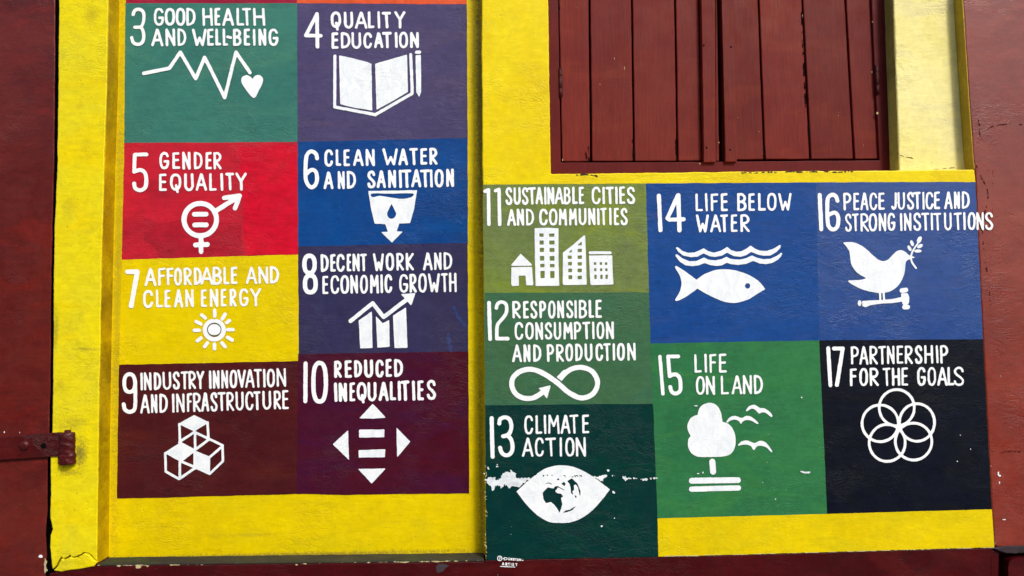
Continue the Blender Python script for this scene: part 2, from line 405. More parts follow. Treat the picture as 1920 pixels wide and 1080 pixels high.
# ------------------------------------------------------------------ the place
YR = .072                                # the recessed bay lies this far behind the wall face
Z0 = 0.0
def gz(px, Y=0.0): return P(px, 1500, Y).z
PCG = paint('green_shutter', col(60, 84, 66), dirt=.2)
pav = wbox('pavement', (-60, -3.2, -.3), (60, 3, 0), CONC); tag(pav, kind='structure')
road = wbox('road', (-60, -60, -.4), (60, -3.2, -.13), ASPH); tag(road, kind='structure')
# unseen house across the street, added to give the glossy paint something to mirror
O = thing('unseen_street_house', 'plain shuttered house added out of view across the street, facing the mural wall', 'house', (-4, -12, -.13))
HW = paint('house_plaster', col(150, 128, 104), col(136, 114, 92), dirt=.3); HD = paint('house_woodwork', col(70, 46, 36), dirt=.2)
wbox('wall', (-26, -17, -.13), (5.0, -12, 5.6), HW, O, bevel=.02)
wbox('roof', (-26.3, -17.3, 5.6), (5.3, -11.6, 5.85), HD, O, bevel=.02)
for i in range(8):
    x = 2.8-i*3.6
    for z0, z1 in ((.9, 2.3), (3.7, 5.0)) if i % 3 != 1 else ((-.13, 2.3), (3.7, 5.0)):
        fr_ = wbox('door' if z0 < 0 else 'window', (x-.62, -12.02, z0), (x+.62, -11.93, z1), HD, O, bevel=.01)
        for q in (-1, 1): wbox('shutter', (x+q*.3-.27, -11.93, z0+.06), (x+q*.3+.27, -11.89, z1-.06), PCG, fr_, bevel=.006)

# plinth --------------------------------------------------------------
T = thing('plinth', 'dark maroon painted plinth running along the foot of the mural wall', 'plinth', P(960, 1120, 0))
def to_ground(px, Y=0.0):                # pixel row where that plane meets the pavement
    lo, hi = 1080, 3000
    for _ in range(40):
        m = (lo+hi)/2
        if P(px, m, Y).z > -.02: lo = m
        else: hi = m
    return lo
slab('base_course', [(92, 1076), (112, 1071.5), (150, 1063), (183, 1055), (184, 1062), (500, 1058), (906, 1053.5), (911, 1050.5), (1235, 1044), (1500, 1037), (1700, 1031), (1864, 1027.5), (1858, 1046), (1856, to_ground(1856)), (88, to_ground(88))], 0, .4, PLIN, T, amp=.5, bevel=.003)
sill = slab('sill', [(181, 1057.5), (500, 1053.5), (907, 1048.3), (907, 1053), (500, 1057.5), (184, 1061.5)], .001, .2, SILL, T, amp=.7, bevel=.002, label='grey green ledge strip at the foot of the recessed bay')
f = Field(180, 1040, 920, 1076)
for x, y, a, b in ((184, 1060, 3, 1), (223, 1061, 5, 2.2), (259, 1063, 5, 3), (277, 1062, 2.5, 1), (556, 1059, 2.5, 1.4), (570, 1057, 6, 1), (662, 1058, 2, .7), (758, 1054, 9, .9), (740, 1053, 2, 1), (820, 1053, 12, .8), (840, 1052, 8, 1), (860, 1059, 1, 1.6), (930, 1069, 1, 1), (600, 1056, 3, .7), (690, 1055, 3, .6)):
    if x < 915: f.poly([(x+a*math.cos(t)*(1+.25*math.sin(3*t+x)), y+b*math.sin(t)*(1+.3*math.cos(5*t+y))) for t in np.linspace(0, 6.28, 14)[:-1]])
f.stroke([(190, 1060.5), (300, 1059.5), (380, 1059)], .8); f.stroke([(640, 1054.8), (750, 1053.6), (860, 1052.2), (905, 1050.5)], .9)
f.mesh('chipped_edge', -.0012, CHIPY, T, shake=1.0, seed=5)
f = Field(810, 1050, 850, 1080, .7)
f.poly(z_ := [(817, 1062), (822, 1057), (832, 1057), (842, 1060), (836, 1066), (830, 1072), (822, 1076), (818, 1072)])
f.mesh('bare_cement_patch', -.0014, IRON, T, shake=1, seed=2)

# recessed bay -------------------------------------------------------------
B = thing('recessed_mural_wall', 'recessed yellow wall bay painted with ten numbered goal panels, 3 to 10 in view', 'wall', P(555, 1040, YR))
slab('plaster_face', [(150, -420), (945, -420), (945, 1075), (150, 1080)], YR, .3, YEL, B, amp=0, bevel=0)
# proud mural wall on the right, L shaped
W = thing('mural_wall', 'yellow wall face right of the recessed bay and under the window, painted with panels 11 to 17', 'wall', P(1380, 1040, 0))
slab('plaster_face', [(902, -420), (1025, -420), (1028, 0), (1030, 150), (1033, 326), (1150, 324.5), (1350, 322), (1500, 320.5), (1672, 319.5), (1680, 319), (1828, 317.5), (1829.5, 341), (1843, 637), (1860, 955), (1865, 1026.8), (1700, 1030.8), (1500, 1036.8), (1235, 1043.8), (911, 1050.2), (910, 950), (908, 700), (906, 450), (904, 250), (903, 0)], 0, .35, YELB, W, amp=.9, step=5, bevel=.004, seed=3)

panels = {
 1: (B, YR, [(236, -250), (557, -250), (557, 5.5), (236, 5.5)]),
 2: (B, YR, [(557, -250), (875, -250), (875, 7), (557, 6)]),
 3: (B, YR, [(235, 6), (557, 6), (558, 266), (233, 268)]),
 4: (B, YR, [(557, 6), (875, 8), (877, 258), (558, 266)]),
 5: (B, YR, [(233, 268), (558, 266), (559, 477), (228, 487)]),
 6: (B, YR, [(558, 266), (877, 258.5), (877, 455), (559, 462)]),
 7: (B, YR, [(228, 487), (559, 477), (560, 677), (223, 684)]),
 8: (B, YR, [(559, 462), (877, 455), (878, 659), (560, 664)]),
 9: (B, YR, [(223, 684), (559, 677), (556, 926), (219, 935)]),
 10: (B, YR, [(559, 664), (878, 659), (880, 925), (720, 926.5), (640, 928), (556, 926)]),
 11: (W, 0, [(905.5, 346), (1211, 344), (1216, 548), (908, 549)]),
 12: (W, 0, [(908, 549), (1216, 548), (1222, 757), (909.5, 760)]),
 13: (W, 0, [(909.5, 760), (1222, 757), (1234, 1043.6), (911.5, 1049.9)]),
 14: (W, 0, [(1211, 344), (1530, 342), (1536, 638), (1220, 644)]),
 16: (W, 0, [(1530, 342), (1829, 341), (1843, 636), (1536, 638)]),
 15: (W, 0, [(1220, 644), (1536, 638), (1551, 964), (1233, 972)]),
 17: (W, 0, [(1536, 638), (1843, 636), (1859.5, 955), (1551, 963)]),
}
plabel = {1: 'sliver of crimson panel at the top edge', 2: 'sliver of orange panel at the top edge', 3: 'teal green panel reading 3 good health and well-being',
 4: 'purple panel reading 4 quality education', 5: 'red panel reading 5 gender equality', 6: 'blue panel reading 6 clean water and sanitation',
 7: 'lemon yellow panel reading 7 affordable and clean energy', 8: 'dark violet panel reading 8 decent work and economic growth',
 9: 'brown maroon panel reading 9 industry innovation and infrastructure', 10: 'burgundy panel reading 10 reduced inequalities',
 11: 'olive green panel reading 11 sustainable cities and communities', 12: 'sage green panel reading 12 responsible consumption and production',
 13: 'dark teal panel reading 13 climate action, with scraped paint', 14: 'royal blue panel reading 14 life below water',
 15: 'leaf green panel reading 15 life on land', 16: 'slate blue panel reading 16 peace justice and strong institutions', 17: 'near black panel reading 17 partnership for the goals'}
PO = {}
for k, (par, Yp, pts) in panels.items():
    OV = {1: 'rb', 2: 'b', 3: 'rb', 4: 'b', 5: 'rb', 6: 'b', 7: 'rb', 8: 'b', 9: 'r', 11: 'rb', 12: 'rb', 13: 'r', 14: 'rb', 15: 'r', 16: 'b'}.get(k, '')
    cx_ = sum(p[0] for p in pts)/len(pts); cy_ = sum(p[1] for p in pts)/len(pts)
    pts = [(x+(3 if 'r' in OV and x > cx_ else 0), y+(3 if 'b' in OV and y > cy_ else 0)) for x, y in pts]
    PO[k] = sheet('painted_panel', pts, Yp-.0010-.00005*k, PCOL[k], par, amp=.7, seed=k, label=plabel[k])
def lay(k): return panels[k][1]-.0032
def text(k, name, f, seed, mat=None, shake=.38):
    return f.mesh(name, lay(k)-.00002*seed, mat or WHT, PO[k], shake=shake, seed=seed*7+k)
def title(k, z, lines, wd, num=None, numf=None, box=None):
    x0, y0, x1, y1 = box
    f = Field(x0, y0, x1, y1, .8)
    for spec, tl, tr in lines: letters(f, z, spec, tl, tr, wd)
    text(k, 'title_lettering', f, 1)
def number(k, z, strokes, box):
    f = Field(*box, .8)
    for pts, wd in strokes: f.stroke(z.p(pts), wd*.94/z.k)
    text(k, 'number', f, 2)

# 3
z = Z(230, 0, 5.818)
title(3, z, [('G 340 452 O 458 572 O 578 685 D 692 795 H 868 985 E 1000 1068 A 1085 1215 L 1240 1325 T 1303 1400 H 1422 1555', (85, 282), (85, 282)),
 ('A 313 443 N 465 578 D 598 693 W 755 915 E 920 995 L 1010 1075 L 1090 1150 - 1145 1180 B 1203 1300 E 1320 1392 I 1420 1450 N 1480 1570 G 1590 1700', (312, 505), (312, 500))], 33, box=(280, 8, 530, 92))
number(3, z, [(sm([(114, 158), (132, 115), (175, 102), (215, 118), (230, 155), (230, 215), (215, 270), (190, 295), (132, 297)]), 38), (sm([(190, 295), (215, 320), (228, 370), (226, 430), (203, 472), (165, 484), (120, 468), (102, 425), (99, 410)]), 38)], (238, 8, 280, 92))
z = Z(0, 0, 4); f = Field(260, 90, 500, 192)
f.stroke(z.p([(1078, 550), (1270, 512), (1352, 392), (1468, 590), (1535, 430), (1685, 732), (1770, 392), (1875, 545)]), 6.6)
f.poly(z.p(sm([(1905, 735), (1850, 680), (1812, 620), (1815, 580), (1850, 563), (1882, 578), (1893, 592), (1912, 570), (1945, 562), (1972, 590), (1966, 630), (1940, 680)], True)))
text(3, 'heartbeat_icon', f, 3)
# 4
z = Z(480, 0, 4)
title(4, z, [('Q 560 638 U 658 730 A 742 835 L 838 890 I 908 934 T 943 1012 Y 1037 1120', (88, 216), (85, 215)),
 ('E 565 620 D 635 708 U 715 790 C 805 873 A 885 955 T 945 1018 I 1040 1064 O 1072 1140 N 1155 1224', (242, 367), (238, 360))], 23, box=(612, 15, 795, 96))
number(4, z, [([(457, 104), (374, 266), (486, 268)], 28), ([(457, 104), (461, 350)], 30)], (560, 15, 612, 96))
f = Field(615, 90, 800, 225)
for g in ([(622, 415), (730, 438), (840, 468), (866, 480), (872, 828), (740, 808), (632, 782)], [(893, 478), (1010, 445), (1133, 408), (1140, 690), (1030, 755), (904, 823)]): f.poly(z.p(g))
f.stroke(z.p([(592, 420), (590, 802), (895, 860), (1170, 702), (1170, 640), (1160, 408)]), 5.8)
f.stroke(z.p([(1204, 392), (1226, 391)]), 6.4); f.poly(z.p([(1196, 414), (1236, 412), (1239, 690), (1224, 730), (1202, 690)]))
f.mesh('open_book_icon', lay(4), WHTF, PO[4], .4, 3)
# 5
z = Z(0, 270, 4)
title(5, z, [('G 1195 1270 E 1292 1350 N 1365 1432 D 1453 1520 E 1540 1590 R 1600 1663', (60, 190), (60, 190)),
 ('E 1192 1252 Q 1275 1360 U 1380 1455 A 1468 1552 L 1568 1625 I 1652 1675 T 1690 1755 Y 1765 1850', (222, 356), (215, 350))], 22, box=(292, 278, 470, 366))
number(5, z, [([(1098, 78), (1011, 80), (1006, 208)], 30), (sm([(1006, 208), (1050, 194), (1082, 210), (1096, 250), (1094, 310), (1075, 338), (1045, 347), (1015, 332), (1006, 296)]), 31)], (240, 278, 285, 366))
f = Field(330, 355, 465, 482)
f.stroke(z.p(ell(1502, 567, 122, 121, 0, 360, 40)), 9.4)
for a in ([(1458, 527), (1545, 526)], [(1460, 607), (1547, 606)]): f.stroke(z.p(a), 9)
f.stroke(z.p([(1508, 690), (1508, 808)]), 8.6); f.stroke(z.p([(1466, 757), (1556, 754)]), 8.8)
f.stroke(z.p([(1620, 500), (1782, 400)]), 9); f.stroke(z.p([(1682, 404), (1740, 396), (1797, 388), (1780, 440), (1763, 482)]), 8.4)
text(5, 'equality_icon', f, 3)
# 6
z = Z(480, 270, 4)
title(6, z, [('C 512 580 L 597 640 E 655 705 A 727 808 N 822 893 W 948 1065 A 1068 1140 T 1148 1215 E 1232 1285 R 1300 1362', (42, 170), (28, 154)),
 ('A 508 582 N 612 668 D 680 750 S 835 897 A 905 975 N 990 1052 I 1072 1094 T 1090 1165 A 1165 1240 T 1228 1305 I 1304 1326 O 1340 1408 N 1425 1487', (205, 339), (185, 322))], 23, box=(602, 270, 858, 360))
number(6, z, [(sm([(458, 108), (448, 72), (415, 55), (386, 75), (374, 120), (372, 250), (386, 300), (415, 325), (444, 308), (457, 270), (454, 222), (436, 196), (408, 198), (382, 222)]), 31)], (562, 270, 604, 362))
f = Field(685, 350, 790, 462)
f.poly(z.p([(842, 352), (1208, 346), (1200, 400), (1182, 500), (1155, 593), (1075, 597), (1055, 655), (1102, 656), (1020, 740), (936, 660), (988, 657), (970, 600), (890, 598), (862, 480)]))
f.poly(z.p(sm([(868, 372), (1020, 373), (1175, 370), (1165, 398), (1100, 411), (1020, 403), (930, 388), (875, 400)], True, 3)), cut=True)
f.poly(z.p([(1016, 450)]+ell(1017, 525, 34, 36, -30, 210, 16)), cut=True)
f.mesh('water_cup_icon', lay(6), WHTF, PO[6], .4, 4)
# 7
z = Z(230, 480, 5.818)
title(7, z, [('A 238 370 F 385 465 F 480 555 O 560 645 R 665 755 D 775 862 A 850 985 B 980 1085 L 1098 1165 E 1178 1252 A 1343 1465 N 1480 1590 D 1605 1705', (132, 330), (110, 300)),
 ('C 222 335 L 362 440 E 455 525 A 558 662 N 682 778 E 852 920 N 950 1045 E 1070 1135 R 1165 1245 G 1270 1375 Y 1388 1512', (372, 570), (350, 548))], 31, box=(264, 494, 530, 582))
number(7, z, [([(52, 172), (160, 172), (93, 545)], 54)], (230, 500, 268, 582))
z = Z(0, 540, 4); f = Field(355, 575, 445, 662, .7)
f.stroke(z.p(ell(1607, 316, 70, 69, -78, 258, 36)), 8.2); f.stroke(z.p([(1600, 312), (1614, 312)]), 20)
for a, b in (((1610, 168), (1610, 212)), ((1512, 203), (1540, 225)), ((1688, 197), (1666, 234)), ((1472, 252), (1508, 271)), ((1720, 245), (1700, 260)), ((1458, 317), (1494, 317)), ((1708, 313), (1748, 313)), ((1480, 396), (1508, 375)), ((1706, 370), (1742, 391)), ((1535, 440), (1555, 412)), ((1608, 422), (1608, 456)), ((1664, 412), (1688, 440))): f.stroke(z.p([a, b]), 6.6)
f.D = np.maximum(f.D, 0)*1 if False else f.D
text(7, 'sun_icon', f, 3, shake=.25)
f = Field(385, 600, 420, 640, .5); f.stroke(z.p(ell(1607, 312, 51, 49, 0, 360, 36)), 1.5); f.mesh('icon_outline', lay(7)-.0006, SILL, PO[7], .2, 3)
# 8
z = Z(560, 470, 6)
title(8, z, [('D 247 338 E 355 418 C 425 520 E 540 592 N 605 690 T 690 768 W 835 960 O 978 1075 R 1098 1185 K 1203 1298 A 1398 1508 N 1522 1610 D 1630 1728', (40, 240), (16, 215)),
 ('E 265 335 C 358 460 O 468 568 N 580 670 O 690 780 M 800 905 I 920 948 C 965 1055 G 1130 1235 R 1245 1330 O 1345 1442 W 1452 1588 T 1600 1678 H 1690 1780', (282, 490), (248, 465))], 32, box=(598, 468, 862, 556))
number(8, z, [(ell(122, 154, 58, 97, -90, 270, 30, .85), 52), (ell(131, 374, 60, 94, -90, 270, 30, .8), 54)], (562, 470, 600, 558))
z = Z(480, 540, 4); f = Field(650, 548, 785, 658)
f.stroke(z.p([(708, 248), (875, 114), (957, 218), (1140, 80)]), 7.6); f.poly(z.p([(1090, 47), (1195, 38), (1163, 130)]), grow=.4)
for g in ([(772, 245), (868, 176), (872, 448), (782, 452)], [(900, 212), (950, 266), (998, 240), (1001, 440), (912, 446)], [(1028, 208), (1124, 147), (1135, 448), (1040, 450)]): f.poly(z.p(g), grow=.3)
f.mesh('growth_chart_icon', lay(8), WHTF, PO[8], .4, 5)
f = Field(835, 560, 880, 665, .8)
for a in ([(852, 575), (856, 590), (864, 602), (873, 612)], [(841, 626), (842, 640), (845, 656)]): f.stroke(a, 6)
f.D += 2.2*f.vnoise(2.4, 8)-.2
f.mesh('blue_paint_smear', lay(8)+.0012, BLUS, PO[8], .4, 5)
# 9
z = Z(220, 680, 5.647)
title(9, z, [('I 243 272 N 280 365 D 385 465 U 478 572 S 585 662 T 670 750 R 752 835 Y 835 920 I 970 997 N 1010 1085 N 1100 1175 O 1188 1270 V 1270 1362 A 1352 1455 T 1445 1530 I 1543 1570 O 1582 1670 N 1685 1790', (105, 295), (58, 255)),
 ('A 243 345 N 355 425 D 445 535 I 578 607 N 622 715 F 735 792 R 800 885 A 888 975 S 985 1062 T 1060 1145 R 1155 1238 U 1250 1340 C 1355 1445 T 1440 1515 U 1535 1630 R 1655 1735 E 1745 1815', (337, 540), (290, 493))], 29, box=(260, 688, 546, 780))
number(9, z, [(ell(130, 216, 57, 94, -90, 270, 28, .85), 43), (sm([(189, 200), (191, 330), (190, 440), (178, 498), (130, 522), (82, 498), (67, 440)]), 43)], (224, 690, 262, 782))
z = Z(280, 760, 6.75); f = Field(300, 772, 428, 906, .8)
for g in ([(365, 235), (568, 122), (755, 215), (568, 330)], [(380, 480), (570, 572), (385, 710), (185, 600)], [(575, 572), (770, 650), (768, 885), (578, 800)]): f.poly(z.p(g))
for a in ([(380, 237), (388, 470)], [(737, 215), (748, 420)], [(385, 460), (568, 340)], [(578, 342), (745, 420), (930, 508)], [(578, 340), (580, 560)], [(590, 556), (752, 432)], [(202, 605), (208, 838), (378, 933), (575, 795)], [(386, 710), (386, 925)], [(390, 706), (480, 742), (575, 782)], [(574, 560), (574, 800)], [(926, 510), (932, 706), (770, 862)], [(770, 650), (925, 518)], [(380, 470), (560, 565)], [(395, 705), (570, 572)]): f.stroke(z.p(a), 4.7)
f.mesh('stacked_cubes_icon', lay(9), WHTF, PO[9], .3, 6)
# 10
z = Z(480, 540, 4)
title(10, z, [('R 585 645 E 665 720 D 735 795 U 810 880 C 895 960 E 972 1020 D 1035 1103', (546, 676), (530, 668)),
 ('I 586 610 N 620 685 E 700 745 Q 755 830 U 835 905 A 920 995 L 1003 1050 I 1062 1088 T 1085 1150 I 1170 1194 E 1210 1260 S 1280 1350', (712, 856), (688, 840))], 25, box=(620, 670, 822, 760))
number(10, z, [([(372, 566), (370, 848)], 33), (ell(477, 707, 47, 145, -90, 270, 30, .78), 34)], (562, 670, 620, 762))
f = Field(618, 752, 775, 912)
z2 = Z(480, 810, 4)
f.poly(z.p([(875, 868), (925, 920), (975, 973), (875, 979), (775, 977)]))
for g in ([(775, -16), (962, -18), (962, 38), (775, 41)], [(770, 137), (968, 131), (966, 188), (772, 191)], [(768, 278), (970, 275), (868, 385)], [(576, 92), (690, -12), (693, 100), (696, 206)], [(1054, -32), (1155, 72), (1060, 186)]): f.poly(z2.p(g), grow=.3)
f.mesh('equal_arrows_icon', lay(10), WHTF, PO[10], .45, 7)
# 11
z = Z(900, 340, 6)
title(11, z, [('S 285 365 U 375 460 S 470 545 T 535 628 A 622 712 I 720 748 N 755 838 A 840 942 B 942 1022 L 1035 1100 E 1110 1172 C 1255 1360 I 1378 1404 T 1412 1505 I 1520 1550 E 1565 1635 S 1650 1745', (66, 265), (58, 255)),
 ('A 305 405 N 412 498 D 515 608 C 665 765 O 775 872 M 885 980 M 1000 1092 U 1108 1200 N 1215 1300 I 1318 1344 T 1352 1425 I 1453 1480 E 1505 1565 S 1580 1662', (312, 502), (295, 493))], 31, box=(944, 346, 1196, 426))
number(11, z, [([(56, 112), (95, 96), (100, 482)], 42), ([(175, 106), (214, 92), (221, 484)], 42)], (904, 346, 945, 426))
z = Z(940, 420, 8); f = Field(955, 425, 1155, 540, .8)
f.poly(z.p([(290, 447), (458, 608), (450, 622), (155, 628), (149, 612)]), grow=.2)
f.poly(z.p([(152, 650), (460, 645), (468, 780), (478, 905), (470, 918), (375, 918), (362, 772), (258, 775), (262, 925), (160, 930), (150, 900)]), grow=.2)
f.poly(z.p([(500, 65), (680, 58), (855, 65), (856, 500), (868, 925), (515, 928), (505, 500)]), grow=.2)
def rc(x0, y0, x1, y1): f.poly(z.p([(x0, y0+2), (x1, y0), (x1-2, y1), (x0+3, y1+1)]), cut=True)
for y0, y1 in ((140, 192), (247, 308), (358, 420), (478, 550), (598, 650), (703, 812)): rc(568+(y0-140)*.03, y0, 634+(y0-140)*.03, y1); rc(714+(y0-140)*.03, y0+2, 798, y1)
f.poly(z.p([(925, 432), (1080, 310), (1245, 168), (1256, 175), (1268, 500), (1280, 910), (930, 915), (922, 890)]), grow=.2)
f.poly(z.p([(1138, 320), (1205, 263), (1207, 320)]), cut=True); f.poly(z.p([(1008, 426), (1056, 382), (1056, 426)]), cut=True)
for y0, y1 in ((372, 422), (472, 524), (572, 624), (668, 724), (776, 828)): rc(1142, y0, 1208, y1)
for y0, y1 in ((474, 522), (570, 622), (668, 724), (768, 828)): rc(996+(y0-474)*.03, y0, 1056+(y0-474)*.03, y1)
f.stroke(z.p([(1332, 432), (1480, 430), (1632, 432)]), 5.4)
f.poly(z.p([(1316, 474), (1662, 472), (1668, 700), (1680, 905), (1345, 915), (1335, 880)]), grow=.2)
for y0, y1 in ((573, 614), (664, 708), (760, 824)):
    for x0 in (1386, 1474, 1552): rc(x0+(y0-573)*.04, y0, x0+38+(y0-573)*.04, y1)
f.mesh('city_buildings_icon', lay(11), WHTF, PO[11], .22, 8)
# 12
z = Z(900, 550, 6)
title(12, z, [('R 363 460 E 483 552 S 565 645 P 665 745 O 765 850 N 868 948 S 968 1050 I 1063 1089 B 1110 1205 L 1222 1285 E 1298 1372', (86, 286), (72, 278)),
 ('C 388 490 O 508 605 N 622 712 S 728 812 U 828 915 M 938 1045 P 1055 1140 T 1150 1240 I 1260 1290 O 1310 1398 N 1415 1510', (324, 526), (318, 515)),
 ('A 360 472 N 488 570 D 597 690 P 750 835 R 855 945 O 960 1048 D 1070 1155 U 1175 1268 C 1298 1388 T 1385 1470 I 1490 1522 O 1540 1630 N 1655 1755', (577, 778), (555, 755))], 31, box=(956, 558, 1198, 684))
number(12, z, [([(101, 108), (113, 515)], 46), (sm([(184, 165), (198, 120), (240, 97), (288, 118), (302, 175), (286, 238), (240, 298), (202, 345), (190, 400), (190, 505)]), 42), ([(190, 508), (312, 510)], 44)], (908, 558, 958, 644))
z = Z(960, 540, 4); f = Field(950, 678, 1130, 758, .8)
path = sm([(352, 692), (400, 638), (455, 605), (520, 595), (590, 618), (632, 670), (640, 730), (610, 790), (550, 822), (490, 818), (420, 780), (340, 712), (260, 655), (190, 620), (120, 610), (50, 632), (5, 680), (0, 740), (30, 795), (85, 825), (150, 826), (205, 800), (240, 770)])
f.stroke(z.p([(345, 684), (395, 633)]), 9.4); 
f.stroke(z.p(path), 9.4)
f.stroke(z.p([(306, 654), (354, 690), (400, 726)]), 2.4, cut=True)
f.stroke(z.p(sm([(490, 818), (420, 780), (340, 712), (260, 655), (190, 620)])), 9.4)
f.poly(z.p([(198, 752), (291, 729), (262, 828), (240, 800), (226, 775)]), grow=.2)
text(12, 'infinity_arrow_icon', f, 3)
# 13
z = Z(900, 765, 8)
title(13, z, [('C 665 800 L 832 932 I 950 1002 M 1020 1195 A 1210 1358 T 1342 1475 E 1530 1640', (108, 396), (95, 380)),
 ('A 632 802 C 825 962 T 980 1138 I 1188 1238 O 1278 1418 N 1435 1595', (446, 732), (436, 728))], 39, box=(976, 772, 1110, 862))
number(13, z, [([(174, 152), (189, 730)], 66), (sm([(290, 232), (302, 170), (370, 138), (438, 165), (468, 240), (466, 320), (440, 382), (400, 412), (345, 424)]), 64), (sm([(420, 415), (470, 480), (488, 570), (478, 650), (430, 702), (372, 706), (322, 664), (302, 595)]), 64)], (914, 772, 970, 864))
z = Z(900, 860, 7.385); f = Field(964, 868, 1148, 984, .7)
f.poly(z.p(sm([(505, 455), (575, 390), (650, 320), (750, 240), (880, 150), (1020, 102), (1150, 93), (1300, 117), (1450, 180), (1600, 275), (1700, 350), (1796, 425)])+sm([(1798, 428), (1700, 555), (1560, 712), (1400, 826), (1250, 880), (1100, 890), (950, 872), (800, 786), (680, 676), (590, 570), (520, 475)])))
for g in ([(870, 470), (940, 400), (1020, 415), (1040, 385), (1085, 380), (1062, 420), (1040, 450), (1070, 478), (1120, 485), (1152, 522), (1118, 545), (1140, 630), (1122, 690), (1100, 748), (1070, 690), (1025, 630), (980, 595), (915, 615), (880, 560)],
          [(1210, 312), (1270, 272), (1350, 350), (1390, 450), (1388, 525), (1374, 480), (1358, 400), (1325, 352), (1298, 370), (1302, 430), (1278, 455), (1288, 498), (1262, 475), (1256, 400), (1240, 345)],
          [(1150, 748), (1190, 716), (1245, 708), (1335, 652), (1275, 712), (1205, 740)], [(1128, 346), (1165, 322), (1188, 352), (1166, 378)], [(1308, 508), (1338, 520), (1328, 548)], [(1062, 292), (1088, 272), (1098, 297)]): f.poly(z.p(g), cut=True, grow=.25)
f.stroke(z.p([(1070, 385), (1110, 405), (1160, 432)]), 1.7, cut=True); f.stroke(z.p(sm([(915, 347), (945, 336), (990, 352)])), 1.5, cut=True)
sx = (f.vnoise(1.5, 3)+f.vnoise(2.6, 9)*.8); yy = (f.Y-860)*7.385; xx = (f.X-900)*7.385
bandm = np.exp(-((yy-238-.02*(xx-1100))/34)**2)*((xx > 760) & (xx < 1450))
f.D = np.maximum(f.D, (sx-.95+.68*bandm-(1-bandm)*2)*3)
f.mesh('eye_globe_icon', lay(13), WHTF, PO[13], .3, 9)
f = Field(904, 862, 1250, 1000, .7)
for g in ([(75, 290), (140, 240), (215, 250), (220, 285), (285, 275), (305, 200), (350, 185), (410, 190), (430, 165), (450, 185), (490, 215), (500, 260), (580, 270), (700, 262), (745, 275), (660, 300), (610, 340), (540, 395), (440, 380), (400, 420), (345, 365), (290, 410), (250, 370), (210, 380), (220, 400), (170, 455), (150, 380), (95, 350)],
          [(1520, 236), (1660, 240), (1765, 222), (1772, 240), (1735, 265), (1700, 330), (1672, 310), (1630, 285), (1560, 255)],
          [(1940, 248), (2090, 262), (2110, 280), (2050, 290), (2010, 310), (1985, 285)], [(2230, 285), (2320, 270), (2330, 285), (2260, 310)], [(1845, 455), (1865, 450), (1868, 480), (1850, 500), (1838, 480)],
          [(215, 90), (240, 82), (255, 110), (232, 122), (218, 110)], [(108, 125), (125, 120), (130, 138), (115, 142)], [(50, 200), (70, 210), (72, 250), (60, 262)], [(1672, 930), (1690, 930), (1692, 950), (1676, 952)], [(1765, 156), (1780, 160), (1776, 175), (1764, 170)]): f.poly(z.p(g))
f.stroke(z.p([(1765, 232), (1830, 234), (1900, 240), (2010, 250)]), 1.0); f.stroke(z.p([(2090, 268), (2240, 282)]), .9); f.stroke(z.p([(2320, 276), (2450, 268)]), 1.0); f.stroke(z.p([(1600, 236), (1940, 246)]), .7); f.stroke(z.p([(700, 272), (560, 268)]), 1.2)
f.stroke(z.p([(1800, 822), (1860, 824)]), .8)
f.D += 1.8*f.vnoise(2.2, 5)+1.2*f.vnoise(5, 6)+.35
f.mesh('peeled_paint_patch', lay(13)-.0008, CHIP, PO[13], .5, 9)
# lightly scraped edge by the bay corner
f = Field(902, 860, 930, 1050, .8)
for y in range(865, 1045, 4):
    if RNG.random() < .55: f.stroke([(909.5+RNG.uniform(-.5, 2), y), (910+RNG.uniform(0, 4), y+RNG.uniform(-3, 5))], RNG.uniform(.6, 1.8))
f.mesh('scraped_edge', lay(13)-.0005, CHIPY, PO[13], .8, 4)
# 14
z = Z(1220, 350, 6.857)
title(14, z, [('L 575 672 I 690 742 F 770 868 E 900 995 B 1110 1235 E 1255 1342 L 1380 1480 O 1495 1618 W 1640 1810', (88, 320), (78, 310)),
 ('W 582 748 A 765 905 T 892 992 E 1030 1118 R 1152 1275', (358, 588), (352, 585))], 35, box=(1300, 358, 1488, 440))
number(14, z, [([(105, 116), (125, 560)], 56), ([(350, 112), (215, 408), (240, 425), (422, 418)], 56), ([(355, 112), (370, 560)], 60)], (1226, 358, 1292, 440))
z = Z(1250, 440, 7.7125); f = Field(1260, 455, 1472, 572, .8)
f.poly(z.p([(130, 190), (155, 178), (230, 235), (310, 262), (400, 258), (470, 228), (535, 195), (600, 238), (680, 260), (780, 235), (875, 178), (930, 222), (1000, 245), (1080, 240), (1150, 205), (1215, 158), (1280, 205), (1350, 232), (1450, 235), (1550, 200), (1635, 148), (1652, 158), (1640, 195), (1590, 250), (1500, 300), (1400, 304), (1320, 288), (1220, 250), (1150, 297), (1070, 318), (970, 310), (870, 262), (800, 302), (700, 323), (620, 310), (535, 270), (450, 315), (350, 327), (240, 302), (170, 250)]))
f.poly(z.p([(125, 290), (150, 283), (220, 340), (330, 385), (430, 380), (540, 330), (600, 360), (700, 372), (800, 352), (865, 320), (930, 350), (1050, 362), (1150, 340), (1235, 300), (1300, 330), (1400, 355), (1500, 350), (1590, 310), (1655, 260), (1673, 272), (1650, 320), (1610, 360), (1530, 407), (1430, 427), (1340, 415), (1250, 380), (1150, 422), (1030, 438), (930, 427), (870, 405), (800, 442), (720, 454), (630, 440), (550, 408), (470, 442), (370, 457), (270, 442), (190, 390), (135, 320)]))
